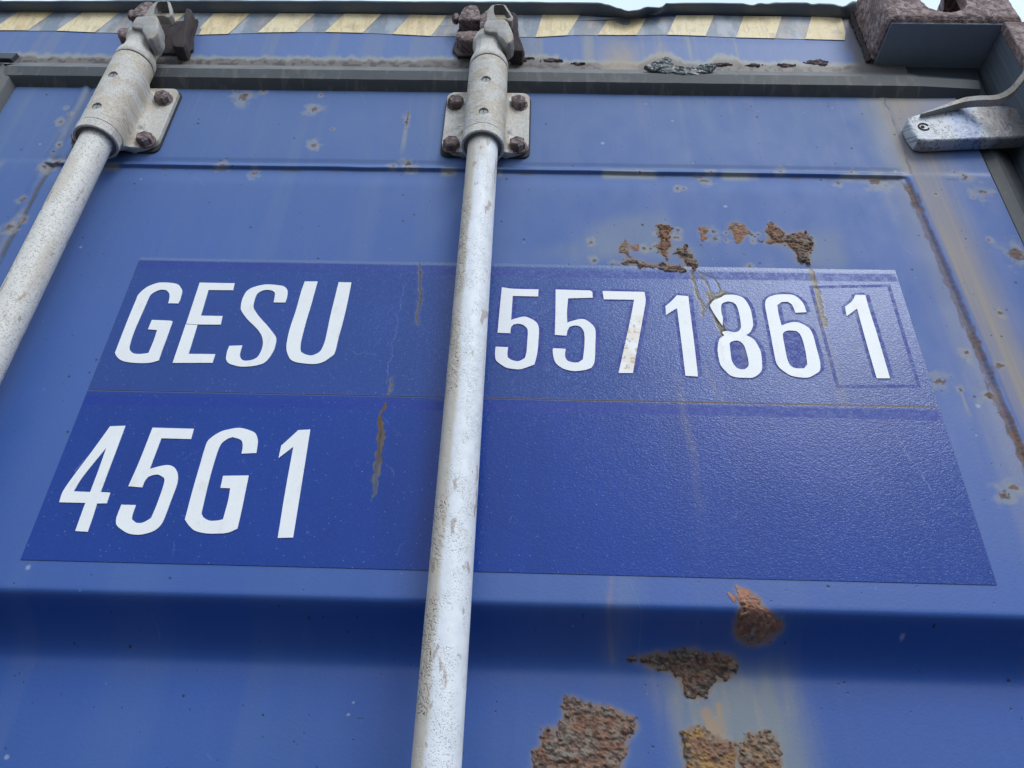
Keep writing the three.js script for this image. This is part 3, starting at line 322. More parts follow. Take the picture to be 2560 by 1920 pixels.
    mix3(c, [lerp(0.04, 0.19, fine), lerp(0.033, 0.155, fine), lerp(0.032, 0.125, fine)], crack[w] * (0.6 + 0.6 * fine)); mix3(c, [0.03, 0.024, 0.024], crackCore[w] * clamp(0.65 + 1.2 * fine));
    mix3(c, [0.075, 0.15, 0.40], exposed[w] * (1 - crack[w])); h -= 0.25 * crack[w] + 0.12 * exposed[w];
    if (gouge[w] > 0) { const t = ss(-0.29, -0.19, y), f2 = fbm(x * 500, y * 90, 4); const gc = [lerp(0.10, 0.16, t), lerp(0.14, 0.115, t), lerp(0.24, 0.085, t)]; for (let q = 0; q < 3; q++) gc[q] *= 0.35 + 0.8 * f2; mix3(c, gc, gouge[w]); h += gouge[w] * (0.5 * f2 - 0.5); r = 0.8; }
    mix3(c, [0.27, 0.31, 0.46], scuff[w] * 0.45); h += 0.15 * scuff[w];
    const sr_ = ss(-0.1, 0.15, x) * (0.5 + 0.8 * fbm(x * 40, 3, 3)); mix3(c, [0.30, 0.25, 0.20], clamp(seamW[k] * 0.7) * (0.35 + 0.65 * sr_)); mix3(c, [0.16, 0.10, 0.06], seam[k] * clamp(0.25 + sr_)); h -= 0.25 * seam[k];
    o[0] = c[0]; o[1] = c[1]; o[2] = c[2]; o[3] = h; o[4] = r;
  }, { rough: true });
})();
const sheetMat = new THREE.MeshPhysicalMaterial({ ...sheetTex, roughness: 1, specularIntensity: 0.62, bumpScale: 0.00048 });

const tile = (W, H, fn, opt = {}) => bake(W, H, fn, { wrap: THREE.RepeatWrapping, ...opt });
const seamless = (u, v, f) => { const a = ss(0.85, 1, u), b = ss(0.85, 1, v); return f(u, v) * (1 - a) * (1 - b) + f(u - 1, v) * a * (1 - b) + f(u, v - 1) * (1 - a) * b + f(u - 1, v - 1) * a * b; };
const rep = (t, sx, sy) => { const o = {}; for (const k in t) { o[k] = t[k].clone(); o[k].repeat.set(sx, sy); } return o; };

const vinylTex = tile(1024, 1024, (u, v, o) => {
  const n = fbm(u * 14, v * 14, 4) - 0.5, f = fbm(u * 90, v * 90, 2) - 0.5, s = hash(Math.floor(u * 512), Math.floor(v * 512));
  const b = 0.80 + 0.05 * n + 0.025 * f; o[0] = b * 0.97; o[1] = b; o[2] = b * 1.025; const st = ss(0.66, 0.78, fbm(u * 30 + 4, v * 12, 4)); const c = [o[0], o[1], o[2]]; mix3(c, [0.66, 0.60, 0.50], st * 0.26);
  if (s > 0.9985) mix3(c, [0.25, 0.22, 0.2], 0.7); o[0] = c[0]; o[1] = c[1]; o[2] = c[2]; o[3] = 0.5 + 0.3 * n + 0.2 * f;
});
const vinylMat = new THREE.MeshStandardMaterial({ ...rep(vinylTex, 5, 5), roughness: 0.45, bumpScale: 0.00015 });
const stainedVinyl = new THREE.MeshStandardMaterial({ map: tile(1024, 1024, (u, v, o) => { const y = (v - 1) * 0.2, n = fbm(u * 70, v * 70, 4), c = [0.80, 0.81, 0.81], k = ss(-0.066, -0.069, y); mix3(c, [0.74, 0.67, 0.58], k * 0.7 * ss(0.3, 0.6, fbm(u * 20, v * 20, 3))); mix3(c, [0.50, 0.33, 0.20], k * 0.75 * ss(0.57, 0.72, n)); o[0] = c[0]; o[1] = c[1]; o[2] = c[2]; }, { bump: false }).map, roughness: 0.5 });
stainedVinyl.map.repeat.set(5, 5);

// galvanised pipe: u round the pipe (0.5 faces the street), v along it
function pipeTex(W, H, flaking, off) {
  return bake(W, H, (u, v, o) => {
    const a = (u - 0.5) * 0.110, y = v * 0.80, c = [0.68, 0.715, 0.765];                    // metres round the pipe, metres along it
    const m = fbm(a * 160 + off, y * 160, 3) - 0.5, m2 = fbm(a * 30 + off, y * 14, 4) - 0.5, f = fbm(a * (flaking ? 1500 : 1000), y * (flaking ? 1500 : 1000) + off, 2);
    for (let q = 0; q < 3; q++) c[q] *= 1 + 0.22 * m + 0.16 * m2;
    mix3(c, [0.75, 0.77, 0.80], 0.5 * ss(0.55, 0.7, fbm(a * 420 + off, y * 420, 3)));
    const pit = flaking ? ss(0.665, 0.74, f) * ss(0.35, 0.6, fbm(a * 120, y * 60 + off, 2)) : ss(0.60, 0.70, f); mix3(c, [0.30, 0.30, 0.31], pit * (flaking ? 0.55 : 0.75));
    mix3(c, [0.50, 0.455, 0.39], 0.55 * ss(0.5, 0.72, fbm(a * 55 + 9 + off, y * 9, 4)));
    const left = ss(-0.0035, -0.0095, a + 0.008 * m2);
    let h = 0.5 + 0.2 * m - 0.25 * pit;
    if (flaking) {                                                                               // tan scales where the coating lifts on the left flank
      mix3(c, [0.50, 0.44, 0.35], left * 0.8);
      const ar = y * 260 + a * 240 + 3.4 * fbm(a * 260, y * 150, 3), w = ar - Math.floor(ar), on = ss(0.33, 0.5, fbm(Math.floor(ar) * 3.7 + a * 260, a * 220 + y * 40, 3)) * ss(0.42, 0.58, fbm(y * 26, 3.1, 3));
      const line = (1 - ss(0.05, 0.24, w)) * left * on; mix3(c, [0.14, 0.09, 0.055], clamp(line * 1.4)); mix3(c, [0.66, 0.60, 0.50], 0.5 * left * on * ss(0.6, 0.95, w)); h += left * on * (w - 0.5) * 0.25 - line * 0.25;
    } else { c[0] *= 1.0; c[1] *= 0.955; c[2] *= 0.875; mix3(c, [0.56, 0.515, 0.45], 0.25 + 0.3 * left); mix3(c, [0.25, 0.17, 0.11], 0.8 * ss(0.66, 0.74, fbm(a * 260 + 3, y * 180, 4)) * left); }
    const rs = ss(0.70, 0.78, fbm(a * 140 + 31 + off, y * 60, 4)); mix3(c, [0.30, 0.20, 0.13], rs * 0.6);
    o[0] = c[0]; o[1] = c[1]; o[2] = c[2]; o[3] = h;
  }, { wrap: THREE.MirroredRepeatWrapping });
}
const pipeMat = new THREE.MeshStandardMaterial({ ...pipeTex(512, 2048, true, 0), roughness: 0.52, metalness: 0.0, bumpScale: 0.0011 });
const pipeMat2 = new THREE.MeshStandardMaterial({ ...pipeTex(448, 2048, false, 40), roughness: 0.55, metalness: 0.0, bumpScale: 0.0008 });
const galvTex = (cracks) => tile(512, 512, (u, v, o) => {
  const c = [0.57, 0.55, 0.515]; const m = seamless(u, v, (a, b) => fbm(a * 40, b * 40, 3)) - 0.5, m2 = seamless(u, v, (a, b) => fbm(a * 7 + 3, b * 7, 4)), p = fbm(u * 190, v * 190, 2);
  for (let q = 0; q < 3; q++) c[q] *= 1 + 0.2 * m; mix3(c, [0.50, 0.44, 0.355], 0.9 * ss(0.42, 0.66, m2)); const pit = ss(0.66, 0.74, p); mix3(c, [0.15, 0.13, 0.12], pit * 0.6);
  let h = 0.5 + 0.3 * m - 0.4 * pit;
  if (cracks) { const ar = v * 34 + u * 9 + 2.4 * fbm(u * 18, v * 14, 3), w = ar - Math.floor(ar), on = ss(0.46, 0.6, fbm(u * 9 + 3, v * 22, 3)) * ss(0.62, 0.40, u); mix3(c, [0.13, 0.10, 0.085], (1 - ss(0.02, 0.13, w)) * on * 0.85); h -= (1 - ss(0.02, 0.13, w)) * on; }
  o[0] = c[0]; o[1] = c[1]; o[2] = c[2]; o[3] = h;
});
const castMat = new THREE.MeshStandardMaterial({ ...galvTex(true), roughness: 0.6, bumpScale: 0.0011 });
const castMat2 = new THREE.MeshStandardMaterial({ ...galvTex(false), roughness: 0.6, bumpScale: 0.0007 });
const rustTex = (A, B, C) => tile(512, 512, (u, v, o) => {
  const t = seamless(u, v, (a, b) => fbm(a * 26, b * 26, 5)), t2 = seamless(u, v, (a, b) => fbm(a * 6 + 8, b * 6, 3)), f = fbm(u * 140, v * 140, 2);
  const c = A.map((a, q) => lerp(a, B[q], ss(0.3, 0.7, t))); mix3(c, C, 0.7 * ss(0.52, 0.68, t2)); mix3(c, [0.03, 0.025, 0.025], 0.6 * ss(0.62, 0.75, f));
  o[0] = c[0]; o[1] = c[1]; o[2] = c[2]; o[3] = 0.6 * t + 0.4 * f;
});
const rustA = rustTex([0.12, 0.088, 0.09], [0.34, 0.27, 0.265], [0.22, 0.15, 0.135]);
const rustMat = new THREE.MeshStandardMaterial({ ...rep(rustA, 1, 1), roughness: 0.9, bumpScale: 0.0022 });           // bolts, lugs
const castingMat = new THREE.MeshStandardMaterial({ ...rep(rustA, 9, 9), color: new THREE.Color(1.14, 1.10, 1.11), roughness: 0.8, bumpScale: 0.0026 });

const greyIron = new THREE.MeshStandardMaterial({ ...rep(galvTex(false), 1, 1), color: new THREE.Color(0.62, 0.63, 0.66), roughness: 0.5, bumpScale: 0.0006 });
const screwMat = new THREE.MeshStandardMaterial({ color: new THREE.Color(0.26, 0.28, 0.30), roughness: 0.5 });
const dustyBrown = new THREE.MeshStandardMaterial({ color: new THREE.Color(0.26, 0.235, 0.205), roughness: 0.9 });
const darkIron = new THREE.MeshStandardMaterial({ ...rep(rustA, 14, 14), color: new THREE.Color(0.38, 0.40, 0.44), roughness: 0.9, bumpScale: 0.0012 });
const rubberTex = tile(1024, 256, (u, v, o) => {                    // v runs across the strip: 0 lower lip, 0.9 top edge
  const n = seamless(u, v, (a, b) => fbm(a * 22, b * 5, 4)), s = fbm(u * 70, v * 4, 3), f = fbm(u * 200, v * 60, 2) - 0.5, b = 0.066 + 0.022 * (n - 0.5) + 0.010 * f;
  const c = [b, b * 1.13, b * 1.27]; const upperPale = ss(0.56, 0.62, v); mix3(c, [0.205, 0.205, 0.205], upperPale * (0.52 + 0.35 * (n - 0.5) + 0.25 * (s - 0.5))); mix3(c, [0.21, 0.195, 0.175], (1 - upperPale) * 0.28 * ss(0.55, 0.75, s)); o[0] = c[0]; o[1] = c[1]; o[2] = c[2]; o[3] = 0.5 + 0.3 * f;  // paler grey across the upper slope
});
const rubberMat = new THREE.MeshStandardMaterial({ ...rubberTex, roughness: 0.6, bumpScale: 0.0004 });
const darkRubber = new THREE.MeshStandardMaterial({ color: new THREE.Color(0.048, 0.060, 0.076), roughness: 0.6 });  // darker rubber, carries the casting's shade on the gasket end and corner

// header beam paint: blue, rusting upward from its lower edge, with the worn hazard tape's grey ground kept apart
const HX0 = -0.86, HX1 = 0.56, HY0 = 0.335, HY1 = 0.475;
const headTex = bake(2048, 256, (u, v, o) => {
  const x = lerp(HX0, HX1, u), y = lerp(HY0, HY1, v), c = [...PAINT], e = y - 0.3455;
  const n = fbm(x * 26, 5, 4), n2 = fbm(x * 120, y * 60, 3), st = fbm(x * 55 + 3, y * 3, 3), cl = fbm(x * 12, y * 12, 3) - 0.5;
  for (let q = 0; q < 3; q++) c[q] *= 1 + 0.2 * cl; mix3(c, [0.165, 0.24, 0.36], 0.42);
  mix3(c, [0.24, 0.25, 0.22], 0.75 * ss(0.50, 0.68, st) * ss(-0.1, 0.25, x) + 0.2 * ss(0.5, 0.7, st));
  let reach = 0.010 + 0.020 * ss(0.35, 0.75, n) * ss(-0.35, 0.25, x); if (x > -0.01 && x < 0.05) reach += 0.012;
  const w = e + 0.012 * (n2 - 0.5); mix3(c, [0.28, 0.29, 0.25], 0.85 * (1 - ss(reach, reach + 0.011, w))); mix3(c, [0.125, 0.105, 0.098], 0.95 * (1 - ss(reach * 0.55, reach + 0.003, w)));
  mix3(c, [0.05, 0.040, 0.040], ss(0.46, 0.60, fbm(x * 160, y * 160, 3)) * (1 - ss(0.002, 0.006 + 0.01 * n, w)));
  const od = Math.exp(-(((x - 0.13) / 0.022) ** 2)) + 0.5 * Math.exp(-(((x - 0.185) / 0.010) ** 2)); mix3(c, [0.34, 0.25, 0.16], clamp(od * (1 - ss(0.012, 0.075, e)) * (0.5 + n2))* 0.75); mix3(c, [0.25,0.24,0.21], clamp(od)*0.35);
  mix3(c, [0.17, 0.155, 0.15], 0.85 * ss(0.427, 0.445, x + 0.02 * (n2 - 0.5)));
  o[0] = c[0]; o[1] = c[1]; o[2] = c[2]; o[3] = 0.5 + 0.3 * (n2 - 0.5);
});
const headMat = new THREE.MeshStandardMaterial({ ...headTex, roughness: 0.5, bumpScale: 0.001 });
const tapeTex = (A, B, amt, k) => tile(512, 128, (u, v, o) => { const n = fbm(u * 40 + k, v * 6, 4), f = fbm(u * 160, v * 60 + k, 3), s = fbm(u * 90 + k * 3, v * 2.5, 3), w = fbm(u * 14 + k, v * 5 + 2, 3), c = [...A]; mix3(c, B, amt * ss(0.35, 0.7, n)); mix3(c, [0.42, 0.35, 0.28], 0.4 * ss(0.55, 0.75, s)); mix3(c, [0.36, 0.27, 0.2], 0.35 * ss(0.58, 0.75, w)); mix3(c, [0.22, 0.19, 0.18], 0.5 * ss(0.70, 0.78, f)); const sc = Math.abs(v * 9 + u * 3 + 1.5 * n - Math.round(v * 9 + u * 3 + 1.5 * n)); mix3(c, [0.55, 0.55, 0.55], 0.25 * (1 - ss(0.02, 0.06, sc)) * ss(0.5, 0.65, fbm(u * 30, v * 9 + k, 2))); o[0] = c[0]; o[1] = c[1]; o[2] = c[2]; o[3] = f; });
const tapeMat = new THREE.MeshStandardMaterial({ ...rep(tapeTex([0.21, 0.26, 0.33], [0.40, 0.43, 0.48], 0.8, 2), 2.2, 6), roughness: 0.5, bumpScale: 0.0003 });
const yellowTape = [0, 1, 2].map((i) => new THREE.MeshStandardMaterial({ ...rep(tapeTex([[0.76, 0.625, 0.36], [0.75, 0.60, 0.34], [0.77, 0.66, 0.42]][i], [0.80, 0.70, 0.48], 0.5, i * 9), 4, 7), roughness: 0.5, bumpScale: 0.0003 }));
const postTex = tile(512, 512, (u, v, o) => { const n = seamless(u, v, (a, b) => fbm(a * 10, b * 6, 4)), c = [0.13, 0.16, 0.20]; mix3(c, [0.16, 0.145, 0.14], 0.3 * ss(0.5, 0.7, n)); o[0] = c[0]; o[1] = c[1]; o[2] = c[2]; o[3] = n; });
const postMat = new THREE.MeshStandardMaterial({ ...rep(postTex, 2, 2), roughness: 0.6, bumpScale: 0.001 });
const slatePaint = new THREE.MeshStandardMaterial({ ...rep(postTex, 9, 9), color: new THREE.Color(1.7, 1.7, 1.75), roughness: 0.65, bumpScale: 0.0008 });
const steelBlue = new THREE.MeshStandardMaterial({ ...rep(postTex, 2, 2), roughness: 0.5, bumpScale: 0.0004 });
const bladeMat = new THREE.MeshStandardMaterial({ ...bake(512, 256, (u, v, o) => {
  const c = [0.50, 0.54, 0.60], n = fbm(u * 26, v * 14, 4), e = fbm(u * 7, v * 5 + 3, 4), f = fbm(u * 70, v * 40, 3); mix3(c, [0.20, 0.32, 0.62], 0.8 * ss(0.30, 0.40, u + 0.12 * (e - 0.5)) * (1 - ss(0.55, 0.62, u + 0.2 * (e - 0.5))) * (0.6 + 0.8 * (n - 0.3)));
  mix3(c, [0.20, 0.19, 0.20], 0.9 * ss(0.62, 0.74, u + 0.18 * (e - 0.5))); mix3(c, [0.23, 0.15, 0.13], 0.7 * ss(0.64, 0.74, n)); mix3(c, [0.10, 0.08, 0.08], 0.7 * ss(0.64, 0.7, f)); mix3(c, [0.28, 0.22, 0.20], 0.7 * (1 - ss(0.01, 0.09, v + 0.1 * (f - 0.5)))); o[0] = c[0]; o[1] = c[1]; o[2] = c[2]; o[3] = n; }), roughness: 0.45, bumpScale: 0.001 });
const ground = new THREE.MeshStandardMaterial({ ...rep(tile(512, 512, (u, v, o) => { const b = 0.055 + 0.04 * (seamless(u, v, (a, c) => fbm(a * 30, c * 30, 4)) - 0.5) + 0.03 * (hash(Math.floor(u * 512), Math.floor(v * 512)) - 0.5); o[0] = b * 1.04; o[1] = b; o[2] = b * 0.95; o[3] = b * 5; }), 200, 200), roughness: 0.95, bumpScale: 0.004 });
// ───────── yard ─────────
{
  const g = new THREE.PlaneGeometry(400, 400); g.rotateX(-Math.PI / 2);
  const m = part('ground', g, ground, scene); m.userData.kind = 'structure';
}

// ───────── container frame: header, rain lip, corner casting, post, keepers, walls ─────────
const box = thing('shipping_container', 'rusty header, corner casting and post of the blue container around the door', 'shipping container', [0, 0, 0]);
const Y = (g) => g.translate(0, FLOOR, 0);
{
  // header beam: face, slightly bowed, with a returned lower edge
  const xs = [], ys = []; for (let x = -0.86; x <= 0.5001; x += 0.008) xs.push(x); for (let y = 0.338; y <= 0.4721; y += 0.004) ys.push(y);
  const bow = (x, y) => 0.0016 * (fbm(x * 5 + 3, y * 9, 2) - 0.5) - 0.0012 * ss(0.40, 0.40 + 0.02, y) - 0.003 * Math.exp(-(((x - 0.135) / 0.03) ** 2)) * ss(0.40, 0.47, y);
  const face = gridGeo(xs, ys, bow, (x, y) => [(x - HX0) / (HX1 - HX0), (y - HY0) / (HY1 - HY0)]);
  part('header', Y(face), headMat, box);
  const body = new THREE.BoxGeometry(2.27, 0.13, 0.10); body.translate(-0.680, 0.405, -0.056); part('header_beam', Y(body), plainBlue, box);
  // rain lip along the top with its dents
  const F = pts(LIP_FRONT), B = pts(LIP_BACK), n = 260;
  const run = (L) => (x) => { if (x <= L[0].x) return L[0].y; for (let i = 1; i < L.length; i++) if (x <= L[i].x) { const a = L[i - 1], b = L[i], t = (x - a.x) / (b.x - a.x); return lerp(a.y, b.y, t * t * (3 - 2 * t)); } return L[L.length - 1].y; };
  const yf = run(F), yb = run(B), rows = [(x) => [yb(x), -0.004], (x) => [yb(x), 0.0015], (x) => [lerp(yb(x), yf(x), 0.45) - 0.0012, 0.0075], (x) => [yf(x) - 0.0022, 0.0138], (x) => [yf(x) - 0.0002, 0.0158], (x) => [yf(x) + 0.0013, 0.0135], (x) => [yb(x) + 0.006, -0.012]];
  const p = [], ix = [], uv = [];
  for (let i = 0; i <= n; i++) { const x = lerp(-0.86, 0.50, i / n); rows.forEach((r, j) => { const [y, z] = r(x); p.push(x, y + 0.0007 * (fbm(x * 70, j, 3) - 0.5), z + 0.0008 * (fbm(x * 50, j + 5, 2) - 0.5)); uv.push(x * 4, j * 0.12); if (i < n && j < rows.length - 1) { const a = i * rows.length + j, b = a + rows.length; ix.push(a, b, a + 1, b, b + 1, a + 1); } }); }
  const g = new THREE.BufferGeometry(); g.setAttribute('position', new THREE.Float32BufferAttribute(p, 3)); g.setAttribute('uv', new THREE.Float32BufferAttribute(uv, 2)); g.setIndex(ix); g.computeVertexNormals();
  part('rain_lip', Y(g), steelBlue, box, 'dark dented sheet lip along the top of the header');
  // hazard tape and its yellow bars
  const flat = (a, z) => { const s = new THREE.ShapeGeometry(shape(a)); const t = new TessellateModifier(0.012, 5).modify(s.toNonIndexed()); const q = t.attributes.position; for (let i = 0; i < q.count; i++) q.setZ(i, bow(q.getX(i), q.getY(i)) + z); t.computeVertexNormals(); return t; };
  const tape = part('hazard_tape', Y(flat(TAPE, 0.0006)), tapeMat, box, 'worn grey hazard tape with slanted yellow bars');
  STRIPES.forEach((s, i) => part(i ? 'yellow_bar_' + String(i).padStart(3, '0') : 'yellow_bar', Y(flat(s, 0.0011)), yellowTape[(i * 7) % 3], tape));
  // walls and roof behind, so that light comes only from outside
  for (const [w, h, d, x, y, z, nm] of [[0.03, 2.5, 5.8, 0.607, 1.45, -3.02, 'side_wall'], [0.03, 2.5, 5.8, -1.799, 1.45, -3.02, 'side_wall'], [2.4, 0.02, 5.8, -0.596, 2.855, -3.02, 'roof'], [2.4, 0.12, 6, -0.596, 0.12, -3.02, 'floor_frame'], [2.4, 2.6, 0.04, -0.596, 1.4, -5.95, 'end_wall']]) {
    const b = new THREE.BoxGeometry(w, h, d); b.translate(x, y, z); part(nm, b, plainBlue, box);
  }
  // corner post: outer lip, inner channel wall facing the door, back strip
  const lipG = new RoundedBoxGeometry(0.026, 2.60, 0.012, 3, 0.002); lipG.translate(0.609, 0.361 - 1.302, 0.056);
  { const q = lipG.attributes.position, uv = lipG.attributes.uv; for (let i = 0; i < q.count; i++) uv.setXY(i, q.getX(i) + q.getZ(i), q.getY(i)); }
  const wallG = new THREE.BoxGeometry(0.010, 2.60, 0.095); wallG.translate(0.6025, 0.359 - 1.302, 0.002);
  const backG = new THREE.BoxGeometry(0.110, 2.62, 0.010); backG.translate(0.553, 0.370 - 1.302, -0.042);
  part('corner_post', Y(mergeGeometries([wallG, backG])), postMat, box);
  part('post_lip', Y(lipG), castingMat, box, 'rust brown front lip of the corner post');
  // corner casting: hollow rusted block with its holes
  const ev = new Evaluator(); ev.attributes = ['position', 'uv', 'normal']; ev.useGroups = false;
  let o = new THREE.BoxGeometry(0.166, 0.118, 0.178, 56, 40, 60); o = mergeVertices(o.deleteAttribute('uv') && o.deleteAttribute('normal') && o); o.computeVertexNormals();
  { const q = o.attributes.position; for (let i = 0; i < q.count; i++) { let x = q.getX(i), y = q.getY(i), z = q.getZ(i); const ex = 0.083 - Math.abs(x), ey = 0.059 - Math.abs(y), ez = 0.089 - Math.abs(z), s = [ex, ey, ez].sort((a, b) => a - b), edge = 0.0025 * (1 - ss(0, 0.006, s[1])); x -= Math.sign(x) * edge; y -= Math.sign(y) * edge; z -= Math.sign(z) * edge; q.setXYZ(i, x, y, z); } }
  o.computeVertexNormals(); roughen(o, 0.0018, 140);
  { const q = o.attributes.position, uv2 = new Float32Array(q.count * 2); for (let i = 0; i < q.count; i++) { uv2[i * 2] = q.getX(i) + q.getZ(i) * 0.9; uv2[i * 2 + 1] = q.getY(i) - q.getZ(i) * 0.35; } o.setAttribute('uv', new THREE.BufferAttribute(uv2, 2)); }
  const C = [0.539, 0.4195, -0.0265];
  const mk = (g, x, y, z) => { const b = new Brush(g); b.position.set(x, y, z); b.updateMatrixWorld(); return b; };
  const oval = (w, h, d) => { const r = Math.min(w, h) / 2, s = new THREE.Shape(); if (w >= h) { s.moveTo(-w / 2 + r, -r); s.lineTo(w / 2 - r, -r); s.absarc(w / 2 - r, 0, r, -Math.PI / 2, Math.PI / 2); s.lineTo(-w / 2 + r, r); s.absarc(-w / 2 + r, 0, r, Math.PI / 2, Math.PI * 1.5); } else { s.moveTo(r, -h / 2 + r); s.lineTo(r, h / 2 - r); s.absarc(0, h / 2 - r, r, 0, Math.PI); s.lineTo(-r, -h / 2 + r); s.absarc(0, -h / 2 + r, r, Math.PI, Math.PI * 2); } const e = new THREE.ExtrudeGeometry(s, { depth: d, bevelEnabled: false, curveSegments: 20 }); e.translate(0, 0, -d / 2); return e; };
  let cst = mk(o, 0, 0, 0);
  const sub = (g, x, y, z) => { cst = ev.evaluate(cst, mk(g, x, y, z), SUBTRACTION); };
  sub(new THREE.BoxGeometry(0.134, 0.088, 0.146), 0, -0.002, 0.002);
  sub(oval(0.058, 0.078, 0.06), -0.005, -0.004, 0.089);
  const top = oval(0.066, 0.130, 0.06); top.rotateX(-Math.PI / 2); sub(top, 0.000, 0.059, 0.004);
  const side = oval(0.078, 0.052, 0.05); side.rotateY(Math.PI / 2); sub(side, 0.083, 0, 0);
  const cg = loose(cst.geometry.clone()); cg.computeVertexNormals();
  { const q = cg.attributes.position, nn = cg.attributes.normal, uv = cg.attributes.uv; for (let i = 0; i < q.count; i += 3) { const ax = Math.abs(nn.getX(i) + nn.getX(i + 1) + nn.getX(i + 2)), ay = Math.abs(nn.getY(i) + nn.getY(i + 1) + nn.getY(i + 2)), az = Math.abs(nn.getZ(i) + nn.getZ(i + 1) + nn.getZ(i + 2)); for (let k = i; k < i + 3; k++) ax > ay && ax > az ? uv.setXY(k, q.getZ(k), q.getY(k)) : ay > az ? uv.setXY(k, q.getX(k), q.getZ(k)) : uv.setXY(k, q.getX(k), q.getY(k)); } }
  const cgs = toCreasedNormals(cg, 0.8); cgs.translate(...C); const casting = part('corner_casting', Y(cgs), castingMat, box, 'rust brown hollow corner casting with an oval hole');
  const under = new RoundedBoxGeometry(0.157, 0.003, 0.170, 2, 0.001); under.translate(C[0], 0.3600, C[2] - 0.001); part('underside_plate', Y(under), slatePaint, casting, 'dark painted underside of the corner casting');
  const bead = new THREE.TubeGeometry(new THREE.CatmullRomCurve3([0.47, 0.455, 0.44, 0.425, 0.41, 0.395, 0.38, 0.362].map((y, i) => new THREE.Vector3(0.4545 + 0.0015 * (rnd() - 0.5), y, 0.002))), 60, 0.0042, 8); roughen(bead, 0.0022, 220); part('weld_bead', Y(bead), darkIron, box);
}
// door panel above the fold is the door's; cam keepers are welded to the header
{
  const mkKeeper = () => {
    const k = new THREE.Group(); k.name = 'cam_keeper';
    const add = (n, g, m) => { const q = new TessellateModifier(0.005, 4).modify(loose(g)); const mm_ = mergeVertices(q.deleteAttribute('uv') && q.deleteAttribute('normal') && q, 1e-5); mm_.computeVertexNormals(); roughen(mm_, 0.0011, 260); const pos = mm_.attributes.position, uv = new Float32Array(pos.count * 2); for (let i = 0; i < pos.count; i++) { uv[i * 2] = (pos.getX(i) + pos.getZ(i)) * 12; uv[i * 2 + 1] = (pos.getY(i) + pos.getZ(i) * 0.5) * 12; } mm_.setAttribute('uv', new THREE.BufferAttribute(uv, 2)); return part(n, toCreasedNormals(mm_, 0.9), m, k); };
    add('foot_plate', slab(shape(FOOT), -0.002, 0.004), darkIron);
    add('lug', slab(blob(LUG), -0.002, 0.026, 0.0025), rustMat);
    add('cheek', slab(blob(CHEEK), -0.002, 0.020, 0.002), darkIron);
    const nub = new THREE.SphereGeometry(0.0068, 18, 14); nub.scale(0.8, 1.25, 1); nub.translate(NUB[0] / 1000, NUB[1] / 1000, 0.016); add('nub', nub, rustMat);
    return k;
  };
  const a = mkKeeper(); a.position.y = FLOOR; box.add(a);
  const b = a.clone(); b.name = 'cam_keeper_001'; b.position.x = -0.4425; box.add(b);
}

